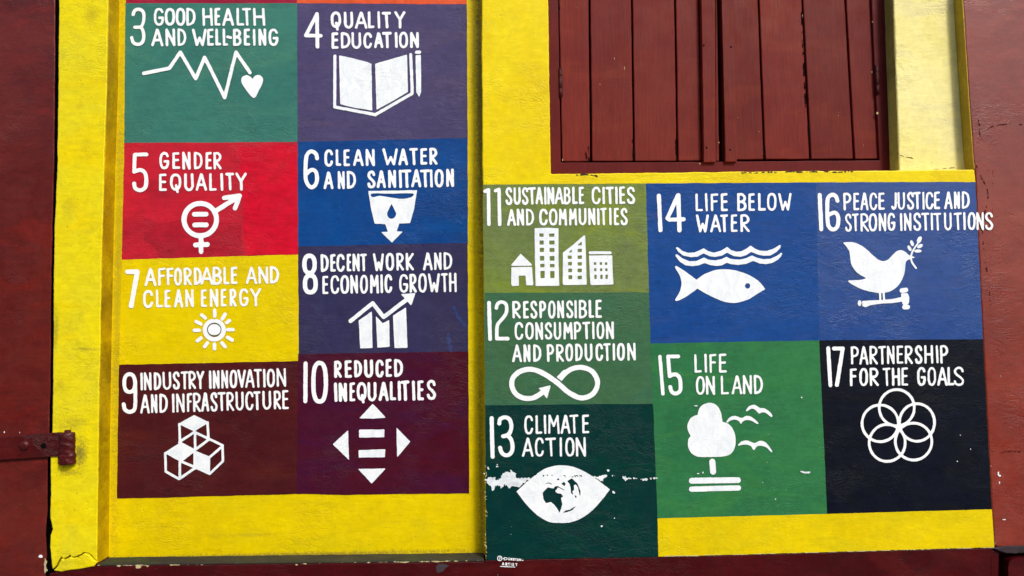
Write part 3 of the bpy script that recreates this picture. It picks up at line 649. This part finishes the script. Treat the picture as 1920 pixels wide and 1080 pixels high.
f.poly(z.p(sm([(432, 652), (550, 570), (700, 513), (840, 500), (1000, 518), (1180, 580), (1330, 672), (1422, 785)])+sm([(1420, 788), (1320, 850), (1200, 925), (1080, 970), (960, 987), (820, 965), (650, 895), (520, 825), (445, 780)])+sm([(440, 782), (350, 850), (250, 915), (150, 958), (122, 940), (160, 880), (200, 790), (213, 690), (190, 590), (130, 492), (122, 462), (150, 455), (250, 520), (350, 592)])))
f.poly(z.p(ell(1170, 741, 38, 38, 0, 345, 18)), cut=True)
f.mesh('fish_and_waves_icon', lay(14), WHTF, PO[14], .3, 10)
# 15
z = Z(1220, 650, 8.348)
title(15, z, [('L 682 800 I 832 890 F 918 1028 E 1065 1192', (118, 412), (105, 408)),
 ('O 708 848 N 862 1012 L 1098 1222 A 1268 1432 N 1440 1590 D 1615 1755', (463, 755), (440, 742))], 40, box=(1296, 658, 1436, 744))
number(15, z, [([(145, 155), (192, 738)], 58), ([(432, 152), (272, 152), (296, 462)], 62), (sm([(296, 464), (345, 438), (410, 442), (456, 500), (468, 600), (463, 678), (430, 722), (375, 732), (328, 702), (306, 628)]), 64)], (1228, 656, 1286, 746))
z = Z(1220, 740, 5.4); f = Field(1282, 748, 1456, 928, .8)
f.poly(z.p(sm([(475, 205), (500, 130), (555, 90), (620, 84), (680, 120), (715, 190)], False)+sm([(728, 275), (790, 298), (840, 365), (860, 450), (850, 540), (810, 600), (740, 625), (600, 630), (480, 628), (410, 590), (377, 520), (380, 450)])+sm([(405, 418), (380, 370), (372, 310), (400, 245), (445, 212)])))
f.stroke(z.p([(625, 680), (632, 778)]), 11.6); f.stroke(z.p([(418, 872), (650, 868), (882, 865)]), 11); f.stroke(z.p([(415, 957), (650, 950), (888, 944)]), 10)
for g in ([(965, 160), (1000, 115), (1050, 103), (1090, 125), (1110, 137), (1150, 138), (1200, 170), (1232, 212), (1218, 224), (1170, 187), (1130, 178), (1100, 192), (1080, 177), (1060, 152), (1020, 140), (980, 165)],
          [(768, 272), (800, 230), (860, 215), (920, 237), (970, 215), (1030, 230), (1090, 288), (1075, 294), (1020, 264), (970, 256), (930, 272), (912, 297), (895, 267), (850, 252), (810, 260), (778, 282)],
          [(882, 516), (920, 475), (980, 465), (1050, 490), (1110, 468), (1170, 490), (1230, 570), (1218, 580), (1170, 532), (1110, 515), (1070, 527), (1043, 560), (1015, 522), (970, 505), (920, 508)]): f.poly(z.p(sm(g, True, 3)), grow=.1)
f.mesh('tree_and_birds_icon', lay(15), WHTF, PO[15], .35, 11)
f = Field(1225, 740, 1560, 990, .8)
for x, y, a, b in ((1512, 886, 8, 2), (1503, 884, 3, 1), (1454, 936, 1.2, 1.2), (1309, 888, 2.5, 1), (1318, 886, 1.5, 2.2), (1222, 891, 1, 1), (1532, 671, 1.2, 1.2), (1514, 692, 1.2, 1.2), (1490, 727, 1.5, 1.5), (1503, 745, 1.2, 1.2), (1430, 905, 1, 1), (1480, 885, 1, .7), (1305, 761, 3, .8)):
    f.poly([(x+a*math.cos(t)*(1+.3*math.sin(3*t+x)), y+b*math.sin(t)*(1+.3*math.cos(5*t+y))) for t in np.linspace(0, 6.28, 12)[:-1]])
f.mesh('paint_chips', lay(15)-.0006, CHIP, PO[15], .7, 4)
# 16
z = Z(1520, 350, 5.333)
title(16, z, [('P 325 408 E 425 487 A 495 580 C 588 668 E 675 742 J 800 862 U 868 945 S 962 1035 T 1028 1100 I 1116 1140 C 1148 1230 E 1232 1295 A 1335 1420 N 1432 1495 D 1510 1590', (62, 240), (46, 222)),
 ('S 342 410 T 412 480 R 497 582 O 580 665 N 680 758 G 768 848 I 893 917 N 932 1010 S 1025 1105 T 1105 1185 I 1198 1226 T 1225 1305 U 1332 1412 T 1430 1510 I 1523 1552 O 1570 1650 N 1655 1735 S 1742 1825', (268, 450), (253, 432))], 25.5, box=(1578, 354, 1868, 438))
number(16, z, [([(90, 84), (106, 425)], 43), (sm([(268, 140), (252, 96), (215, 80), (178, 105), (166, 170), (170, 350), (186, 404), (225, 428), (264, 404), (277, 340), (268, 282), (234, 258), (188, 278)]), 42)], (1526, 354, 1580, 440))
z = Z(1540, 420, 6); f = Field(1574, 440, 1735, 585, .8)
f.poly(z.p(sm([(242, 208), (300, 204), (380, 210), (480, 262), (590, 360), (650, 405), (700, 417), (750, 400), (800, 350), (850, 305), (900, 293), (945, 315), (985, 348), (1055, 373)])+sm([(1055, 376), (1000, 394), (960, 415), (947, 450), (932, 560), (882, 672), (790, 750), (700, 773), (600, 771), (450, 732), (350, 682), (303, 648)])+sm([(306, 634), (440, 628), (507, 611)])+sm([(500, 606), (400, 545), (345, 470), (325, 390), (315, 310), (280, 250)])))
f.stroke(z.p(sm([(1066, 496), (1020, 430), (1010, 370), (1030, 300), (1085, 220)])), 3.3)
for cx, cy, rx, ry, a in ((1103, 178, 24, 44, 25), (1020, 216, 19, 36, -20), (992, 273, 19, 36, -30), (1110, 249, 20, 36, 60), (1086, 304, 18, 42, 88)):
    ca, sa = math.cos(math.radians(a)), math.sin(math.radians(a))
    f.poly(z.p([(cx+rx*math.cos(t)*ca-ry*math.sin(t)*sa*-1*-1, cy+rx*math.cos(t)*sa+ry*math.sin(t)*ca) for t in np.linspace(0, 6.28, 18)[:-1]]))
f.stroke(z.p([(660, 765), (663, 860)]), 4); f.stroke(z.p([(700, 765), (707, 858)]), 4)
f.poly(z.p([(460, 868), (540, 862), (680, 857), (800, 845), (900, 822), (905, 870), (800, 887), (650, 896), (550, 912), (500, 934), (465, 922)]), grow=.3)
f.poly(z.p(ell(431, 890, 21, 32, 0, 345, 16))); f.poly(z.p([(897, 785), (930, 774), (972, 782), (990, 830), (984, 890), (960, 908), (918, 905), (903, 860)]), grow=.2)
f.stroke(z.p([(905, 749), (952, 742)]), 8.6); f.stroke(z.p([(935, 936), (972, 934)]), 8.6)
f.stroke(z.p([(888, 778), (978, 772)]), .8, cut=True)
f.mesh('dove_and_gavel_icon', lay(16), WHTF, PO[16], .3, 12)
# 17
z = Z(1540, 640, 6.857)
title(17, z, [('P 378 485 A 487 605 R 618 725 T 728 830 N 842 945 E 968 1055 R 1072 1178 S 1202 1300 H 1322 1440 I 1464 1514 P 1525 1632', (64, 300), (46, 285)),
 ('F 365 455 O 487 600 R 620 740 T 787 888 H 905 1015 E 1030 1118 G 1230 1345 O 1365 1475 A 1492 1622 L 1620 1712 S 1702 1835', (345, 575), (323, 572))], 34, box=(1590, 642, 1812, 728))
number(17, z, [([(88, 88), (116, 564)], 52), ([(163, 92), (276, 92), (200, 560)], 54)], (1544, 642, 1592, 730))
z = Z(1600, 720, 6.753); f = Field(1608, 722, 1762, 874, .8)
for cx, cy, rx, ry in ((550, 300, 222, 230), (340, 498, 230, 232), (806, 487, 222, 238), (429, 746, 228, 234), (763, 729, 231, 234)): f.stroke(z.p(ell(cx, cy, rx, ry, 0, 360, 48)), 5)
text(17, 'linked_rings_icon', f, 3)
f = Field(1540, 640, 1870, 960, .8)
for x, y, a, b in ((1667, 881, 2.2, .8), (1675, 882, 1.3, .6), (1801, 816, 1.2, 1), (1795, 865, 1, 1), (1700, 860, 1.2, .5), (1820, 842, .8, .8)): f.poly([(x+a*math.cos(t), y+b*math.sin(t)) for t in np.linspace(0, 6.28, 10)[:-1]])
f.mesh('paint_chips', lay(17)-.0006, CHIP, PO[17], .6, 4)
# the painter's signature on the panel's lower edge
z = Z(900, 1020, 16); f = Field(928, 1038, 986, 1068, .35)
f.stroke(z.p(ell(592, 432, 66, 68, -60, 290, 20)), 1.5); f.stroke(z.p([(585, 470), (590, 400), (618, 405), (612, 435)]), 1)
letters(f, z, 'D 715 825 U 840 905 N 915 975 S 985 1040 T 1050 1105 A 1110 1162 N 1170 1240', (395, 485), (440, 512), 23)
letters(f, z, 'A 658 730 R 762 830 T 835 900 I 918 948 S 968 1022 T 1055 1122', (548, 640), (578, 668), 23)
f.stroke(z.p([(615, 672), (830, 682), (1050, 692)]), 1.3); f.stroke(z.p([(695, 440), (700, 440)]), 1.6); f.stroke(z.p([(1280, 490), (1285, 490)]), 2)
f.mesh('painter_signature', lay(13)-.0004, WHT, PO[13], .15, 2)

for g, m_ in (([(447, 276), (556, 270), (557, 476), (459, 479), (456, 400), (452, 330)], pc('bright_red_patch_paint', (212, 16, 44), (200, 14, 44))), ([(270, 425), (340, 412), (452, 420), (455, 478.5), (300, 484), (288, 462), (270, 450)], pc('dull_red_patch_paint', (182, 30, 48), (170, 28, 46), (190, 30, 48)))):
    sheet('repainted_patch', g, YR-.0016, m_, PO[5], amp=2.2, seed=int(g[0][0]))
# yellow bands ---------------------------------------------------------------
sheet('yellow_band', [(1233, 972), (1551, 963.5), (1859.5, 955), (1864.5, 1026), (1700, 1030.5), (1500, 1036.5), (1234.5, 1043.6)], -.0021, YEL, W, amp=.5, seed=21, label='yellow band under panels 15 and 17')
f = Field(1225, 1015, 1880, 1052)                           # the light bead of thick paint along the band's lower edge
f.stroke(wob([(1236, 1043.6), (1500, 1036.8), (1700, 1031), (1864, 1026.5)], .6, 6, 4, False), 1.1); f.stroke([(1865, 1020), (1867, 1015.5), (1872, 1012.5)], 1.4)
f.mesh('paint_bead', -.003, CHIPY, W, .5, 2)

# red wall to the right --------------------------------------------------------
Rw = thing('red_wall', 'brick red painted wall at the right edge beside the blue and black panels', 'wall', P(1895, 700, 0))
slab('plaster_face', [(1804, -420), (1806, 0), (1812, 100), (1819, 205), (1826, 300), (1828.5, 317), (1830, 341), (1843.5, 637), (1860.5, 955), (1865.5, 1024), (1880, 1026), (2700, 1010), (2700, -420)], 0, .4, RED, Rw, amp=.7, step=5, bevel=.004, seed=8)
slab('reveal', [(1802.2, -420), (1804.2, 0), (1817.2, 205), (1824.5, 300), (1826.2, 316), (1828.3, 316), (1826, 300), (1818.8, 205), (1806, 0), (1803.9, -420)], .0015, .06, OCHD, Rw, amp=0, bevel=0, label='mustard side face of the red wall beside the cream pilaster')
f = Field(1822, 200, 1935, 1020)
f.stroke(wob([(1827, 300), (1834, 318), (1840, 332), (1851, 352), (1853, 372), (1848, 395), (1840, 410), (1843, 440), (1846, 480), (1852, 515), (1856, 545), (1858, 572)], 1.0, 4, 9, False), .9)
f.stroke(wob([(1850, 242), (1862, 236), (1875, 234), (1895, 232), (1920, 233)], 1.6, 4, 3, False), 1.2)
f.stroke(wob([(1830, 53), (1850, 52)], 2, 4, 3, False), 1.2)
f.stroke(wob([(1858, 845), (1880, 848), (1900, 846), (1930, 848)], 2, 4, 6, False), 1.2)
f.stroke(wob([(1828, 60), (1832, 90), (1834, 140), (1833, 200), (1838, 260)], 3, 4, 3, False), .9)
f.D += .8*f.vnoise(3, 4)+.5*f.vnoise(14, 5)
f.mesh('crack', -.0012, CRK, Rw, .5, 2)
f = Field(1822, 300, 1935, 600)
f.stroke([(1828, 318), (1866, 319)], .8); f.stroke([(1862, 319), (1864, 560)], .8); f.stroke([(1832, 345), (1846, 600)], .8); f.stroke([(1828, 341), (1866, 342)], .6)
f.D += .5*f.vnoise(4, 7)
f.mesh('chalk_guide_line', -.0010, CHALK, Rw, .25, 2)
f = Field(1850, 700, 1930, 1020)
for x, y, a, b in ((1872, 888, 1.2, 4), (1875, 892, 2, 2), (1882, 974, 4, 1), (1858, 874, 1, 1), (1874, 905, 1, 3), (1868, 700, .8, 1), (1876, 705, .8, .8)): f.poly([(x+a*math.cos(t), y+b*math.sin(t)) for t in np.linspace(0, 6.28, 10)[:-1]])
f.mesh('paint_chips', -.0014, CHIP, Rw, .7, 4)

# stone block bottom right -----------------------------------------------------
S = thing('stone_block', 'rounded maroon painted block in a dark slot at the bottom right corner', 'stone block', P(1905, 1070, 0))
slab('slot_back', [(1850, 1015), (2700, 1000), (2700, to_ground(2700, .09)), (1845, to_ground(1845, .09))], .05, .4, PLIN, S, amp=0, bevel=0)
o = slab('block', sm([(1893, to_ground(1893)), (1891, 1100), (1891, 1064), (1894, 1052), (1903, 1047), (1925, 1045), (1990, 1043), (2300, 1036), (2700, 1028)])+[(2700, to_ground(2700))], -.008, .3, PLIN, S, amp=.8, bevel=.012, seed=4)
slab('lip', [(1862, 1028.5), (1880, 1025), (1905, 1023.5), (2700, 1008), (2700, 1026), (1925, 1036), (1905, 1038), (1888, 1037), (1874, 1033)], -.007, .3, IRON, S, amp=1.0, step=4, bevel=.006, seed=9)
slab('slot_side', [(1856, 1032), (1868, 1031), (1874, 1040), (1873, 1100), (1874, to_ground(1874)), (1855, to_ground(1855))], .004, .3, PLIN, S, amp=1, bevel=.006, seed=5)

# left jamb ---------------------------------------------------------------------
J = thing('door_jamb', 'speckled yellow plaster jamb between the maroon door and the recessed bay', 'pillar', P(140, 1060, 0))
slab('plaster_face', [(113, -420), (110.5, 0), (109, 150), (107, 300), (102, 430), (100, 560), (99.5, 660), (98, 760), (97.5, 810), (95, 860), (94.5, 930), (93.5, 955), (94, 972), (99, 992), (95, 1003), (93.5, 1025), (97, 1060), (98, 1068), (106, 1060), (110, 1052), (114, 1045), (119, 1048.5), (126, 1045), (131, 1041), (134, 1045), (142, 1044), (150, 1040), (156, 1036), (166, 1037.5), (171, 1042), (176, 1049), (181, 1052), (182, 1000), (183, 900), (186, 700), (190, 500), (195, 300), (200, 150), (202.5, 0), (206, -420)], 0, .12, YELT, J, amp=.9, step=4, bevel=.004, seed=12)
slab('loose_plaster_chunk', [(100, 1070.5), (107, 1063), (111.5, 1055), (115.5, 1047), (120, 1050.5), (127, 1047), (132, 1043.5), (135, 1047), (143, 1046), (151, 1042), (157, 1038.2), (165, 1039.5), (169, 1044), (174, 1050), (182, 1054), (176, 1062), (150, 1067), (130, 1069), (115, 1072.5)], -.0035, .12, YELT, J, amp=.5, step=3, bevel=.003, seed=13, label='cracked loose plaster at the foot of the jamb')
slab('reveal', [(206, -420), (202.7, 0), (200.2, 150), (195.2, 300), (190.2, 500), (186.2, 700), (183.2, 900), (182.2, 1000), (181.5, 1056), (183.3, 1056), (184, 1000), (185, 900), (188, 700), (192, 500), (197, 300), (202, 150), (204.6, 0), (207.8, -420)], .003, .12, OCH, J, amp=.3, bevel=.0015, label='ochre stained inner side of the jamb')

# door ----------------------------------------------------------------------------
D = thing('maroon_door', 'maroon gloss painted door at the left edge, hung on an iron strap hinge', 'door', P(40, 1075, 0))
slab('door_leaf', [(-900, -420), (106, -420), (103.5, 0), (102.5, 150), (101, 300), (97.5, 430), (95, 560), (94, 700), (92, 800), (89, 860), (88, 960), (85, 1000), (87, 1040), (85, 1078), (83, to_ground(83)), (-900, to_ground(-900))], .006, .012, DOOR, D, amp=.7, step=5, bevel=.004, seed=14)
slab('dark_rebate', [(60, -420), (135, -420), (125, to_ground(125, .08)), (50, to_ground(50, .08))], .08, .2, DARK, D, amp=0, bevel=0)
hs = slab('strap_hinge', [(-260, 829), (-60, 823), (0, 819.5), (40, 816), (80, 812.5), (112, 811), (120, 812), (120, 856), (98, 856.5), (60, 859), (0, 862.5), (-60, 866), (-260, 874)], -.006, .006, HINGE, D, amp=.6, step=4, bevel=.0025, seed=15)
def lathe(name, cx, y, r, h0, h1, mat, parent, axis='Z', n=20, prof=None):
    vs, fs = [], []; prof = prof or [(0, h0), (r*.8, h0), (r, h0+r*.15), (r, h1-r*.15), (r*.8, h1), (0, h1)]
    off = Vector(cx)
    for a in range(n):
        t = 2*math.pi*a/n
        for rr, h in prof:
            vs.append(off+(Vector((rr*math.cos(t), rr*math.sin(t), h)) if axis == 'Z' else Vector((rr*math.cos(t), -h, rr*math.sin(t)))))
    m = len(prof)
    for a in range(n):
        b = (a+1) % n
        for k in range(m-1): fs.append((a*m+k, b*m+k, b*m+k+1, a*m+k+1))
    o = link(name, vs, fs, mat, parent, smooth=True)
    bm = bmesh.new(); bm.from_mesh(o.data); bmesh.ops.remove_doubles(bm, verts=bm.verts, dist=1e-5); bmesh.ops.recalc_face_normals(bm, faces=bm.faces); bm.to_mesh(o.data); bm.free()
    return o
pt, pb = P(126, 811, -.008), P(127, 872, -.008); rad = (P(141, 840, -.008).x-P(110, 840, -.008).x)/2
bar = lathe('hinge_barrel', (P(125.6, 840, -.008).x, -.006, 0), 0, rad, pb.z, pt.z, HINGE, hs, prof=[(0, pb.z), (rad*.75, pb.z), (rad*1.02, pb.z+.006), (rad*1.04, pb.z+.030), (rad*1.0, pb.z+.033), (rad*.92, pb.z+.036), (rad*.90, pt.z-.008), (rad*.8, pt.z), (rad*.4, pt.z+.001), (rad*.35, pt.z+.008), (0, pt.z+.009)], n=40)
bm = bmesh.new(); bm.from_mesh(bar.data); bmesh.ops.subdivide_edges(bm, edges=[e for e in bm.edges if e.calc_length() > .02], cuts=14, use_grid_fill=True)
_o = root_of(hs)
for v in bm.verts:                        # lumpy with coats of old paint, and flattened by its seam
    q = v.co+_o; d_ = mnoise.noise(q*70)*.0016+mnoise.noise(q*190)*.0009+.0008*math.sin(q.z*260+q.x*90)
    cx = P(125.6, 840, -.008).x; dx = q.x-cx; dy = q.y+.006; L = math.hypot(dx, dy) or 1
    v.co.x += dx/L*d_; v.co.y += dy/L*d_-dy*.22
bm.to_mesh(bar.data); bm.free()
c = P(45.5, 835, -.006); lathe('rivet', (c.x, -.006, c.z), 0, .016, 0, .006, HINGE, hs, axis='Y', prof=[(.0165, -.002), (.0155, .003), (.011, .0065), (.005, .0085), (0, .009)])
c = P(81.5, 836, -.006); lathe('screw_hole', (c.x, -.006, c.z), 0, .009, 0, .001, DARK, hs, axis='Y', prof=[(.0095, .0004), (.0085, .0008), (0, .0008)])
f = Field(-10, 790, 130, 1080)
for x, y, a, b in ((8, 810, 1.2, 1.8), (37, 810, 1, 2.6), (76, 1043, 4, 3), (97, 816, 1, 1.5), (107, 838, .6, 8)): f.poly([(x+a*math.cos(t)*(1+.3*math.sin(3*t)), y+b*math.sin(t)) for t in np.linspace(0, 6.28, 10)[:-1]])
f.mesh('paint_chips', .0045, CHIP, D, .7, 4)
f = Field(75, 1030, 100, 1080, .6); f.poly([(84, 1046), (88, 1052), (86, 1062), (89, 1070), (84, 1074), (82, 1066), (83, 1056)]); f.D += f.vnoise(2, 3); f.mesh('chipped_edge', .004, CHIPY, D, .5, 3)
# dirt-filled ring of old paint round the hinge, on the jamb

# cream pilaster --------------------------------------------------------------------
YC, YW = .05, .122
C = thing('cream_pilaster', 'pale cream plastered pilaster between the shuttered window and red wall', 'pillar', P(1740, 318, YC))
slab('plaster_face', [(1668, -420), (1676, 0), (1679, 100), (1683, 200), (1687, 322), (1688, 350), (1850, 350), (1850, -420)], YC, .3, CREAM, C, amp=1.0, step=5, bevel=.004, seed=31)
slab('reveal', [(1666, -420), (1674.3, 0), (1677.3, 100), (1681.3, 200), (1685.3, 322), (1686, 350), (1688, 350), (1687, 322), (1683, 200), (1679, 100), (1676, 0), (1668, -420)], YC+.003, .3, OLIVE, C, amp=0, bevel=.001, label='olive inner side of the cream pilaster')
f = Field(1680, 290, 1800, 322)
f.stroke(wob([(1688, 291), (1697, 293), (1708, 295), (1712, 297)], 1.2, 3, 9, False), 1.3); f.stroke(wob([(1712, 318), (1730, 313), (1752, 316), (1790, 314)], 1.5, 3, 2, False), 1.1); f.stroke(wob([(1742, 303), (1750, 306), (1756, 310)], 1, 3, 2, False), 1)
f.mesh('crack', YC-.0012, paint('tan_crack', col(150, 128, 70), dirt=0), C, .6, 2)

# shuttered window --------------------------------------------------------------------
Wn = thing('shuttered_window', 'window closed by two dark red board shutters above the mural wall', 'window', P(1350, 322, YW))
YF = YW-.012
slab('window_back', [(990, -420), (1700, -420), (1700, 345), (990, 345)], YW+.045, .34, DARK, Wn, amp=0, bevel=0)
fr = slab('window_frame', [(1010, -420), (1043, -420), (1046.5, 0), (1049, 140), (1051.5, 304.8), (1180, 304.2), (1310, 303.6), (1480, 301.8), (1649.5, 300.5), (1641, 150), (1634.5, 0), (1618, -420), (1690, -420), (1690, 345), (1010, 345)], YF, YW+.04, SHUTF, Wn, amp=.35, step=8, bevel=.0025, seed=41)
def shutter(boards, bat, label):
    s = bpy.data.objects.new('shutter', None); sc.collection.objects.link(s); s.parent = Wn
    s.location = P(boards[0][2], 300, YW)-Wn.location; s['label'] = label
    for i, (xt0, xt1, xb0, xb1, yb) in enumerate(boards):
        ex = -420/302.0
        slab('board', [(xt0+(xt0-xb0)*(-ex), -420), (xt1-.8+(xt1-xb1)*(-ex), -420), (xt1-.8, 0), ((xt1+xb1)/2-.8, 150), (xb1-.8, yb-.8), (xb0, yb-.5), ((xt0+xb0)/2, 150), (xt0, 0)],
             YW+random.uniform(-.0015, .0015), YW+.024, SHUT, s, amp=.45, step=9, bevel=.003, seed=50+i+int(xb0))
    (xt0, xt1, xb0, xb1, yb) = bat
    slab('batten', [(xt0+(xt0-xb0)*1.39, -420), (xt1+(xt1-xb1)*1.39, -420), (xt1, 0), (xb1, yb), (xb0, yb), (xt0, 0)], YW-.024, YW+.024, SHUT, s, amp=.3, step=10, bevel=.002, seed=70)
    return s
s1 = shutter([(1048.2, 1104.2, 1054, 1107.2, 303.2), (1107, 1184, 1110.5, 1188, 302.8), (1186.5, 1265, 1190.5, 1269.5, 302.6), (1267.5, 1310.5, 1272.3, 1316, 302.2), (1342, 1345.5, 1343, 1348.8, 302)], (1315, 1341, 1320, 1342.5, 303.8), 'left shutter leaf of the window')
s2 = shutter([(1372, 1421.5, 1378, 1432.5, 299.5), (1424, 1503.5, 1435.5, 1518.5, 299), (1506, 1584.5, 1521.5, 1600.5, 298.6), (1587, 1632.5, 1603.5, 1647.2, 298.6)], (1353, 1376, 1360.5, 1382, 303.2), 'right shutter leaf of the window')
HNG = paint('dark_hinge_paint', col(70, 16, 18), col(56, 10, 12), rough=.4, spec=.25, dirt=.2)
def hinge(px, y0, y1, par):
    a, b = P(px[1], y1, YF), P(px[0], y0, YF); r = .0065; cx = (a.x+b.x)/2
    h = lathe('hinge', (cx, YF-.001, 0), 0, r, a.z, b.z, HNG, par, n=14, prof=[(0, a.z-.004), (r*.6, a.z-.003), (r*.7, a.z), (r, a.z), (r, a.z+.03), (r*.85, a.z+.0305), (r*.85, a.z+.032), (r, a.z+.0325), (r, b.z-.03), (r*.85, b.z-.0295), (r, b.z-.028), (r, b.z), (0, b.z+.001)])
hinge((1050.5, 1051.5), 129, 182, s1); hinge((1643, 1645.5), 123, 176, s2)
for px, py in ((1319.5, 85), (1370.5, 88), (1325, 277), (1369, 281)):
    c = P(px, py, YW-.024); lathe('nail_hole', (c.x, YW-.024, c.z), 0, .003, 0, .001, DARK, s1 if px < 1345 else s2, axis='Y', n=10, prof=[(.0036, .0003), (.003, .0007), (0, .0007)])
f = Field(1030, -5, 1670, 330)
for x, y, a, b in ((1152, 108, .5, 4), (1171, 128, .5, 5), (1125, 158, .5, 3), (1363, 115, 1, 2.2), (1374, 147, .9, .9), (1423, 247, .9, .9), (1636, 41, 2, 1), (1645, 212, 2.2, 2.6), (1572, 217, .8, .8), (1576, 191, .8, .8), (1505, 30, .7, 4), (1635, 135, .8, 2), (1619, 272, .6, 2), (1312, 307, 1.6, 1.2), (1348, 267, 1, 1.8), (1055, 300, 1, 3), (1487, 240, .7, .7)): f.poly([(x+a*math.cos(t), y+b*math.sin(t)) for t in np.linspace(0, 6.28, 10)[:-1]])
fc = Field(1040, 0, 1660, 310)
for a in ([(1098, 283), (1100, 295), (1099, 303)], [(1103, 276), (1105, 290), (1104, 303)], [(1186, 262), (1188, 285), (1187, 302)], [(1190, 288), (1190, 302)], [(1267, 255), (1268, 280), (1270, 302)], [(1430, 262), (1432, 280), (1431, 298)], [(1434, 270), (1436, 298)], [(1516, 235), (1519, 270), (1520, 298)], [(1046, 0), (1050, 12), (1047, 24)], [(1503, 20), (1507, 120), (1511, 200)], [(1374, 60), (1377, 160), (1380, 290)]): fc.stroke(a, 1.3)
fc.D += .7*fc.vnoise(4, 3)+.25*fc.vnoise(17, 9)
fc.mesh('crack', YW-.0018, DARK, Wn, .5, 3)
f.mesh('paint_chips', YF-.013+.012-.0015, CHIPY, Wn, .5, 4)
# worn grey mortar line where the window frame meets the ledge
f = Field(1030, 316, 1700, 332)
f.stroke(wob([(1082, 328), (1095, 327), (1112, 328.5), (1120, 330)], 1.5, 3, 5, False), 2.2); f.stroke(wob([(1390, 324), (1420, 323.5), (1450, 323), (1500, 322), (1560, 322.5), (1600, 321.5)], 1.5, 3, 8, False), 1.4)
f.D += .9*f.vnoise(3, 4)
f.mesh('mortar_stain', -.0012, SILL, W, .5, 4)

for o in sc.objects:                      # scatterings of chips and hairline marks too small to pick apart
    if o.name.split('.')[0] in ('chipped_edge', 'crack', 'paint_chips', 'scraped_edge', 'mortar_stain', 'chalk_guide_line', 'peeled_paint_patch', 'blue_paint_smear'): o['kind'] = 'stuff'
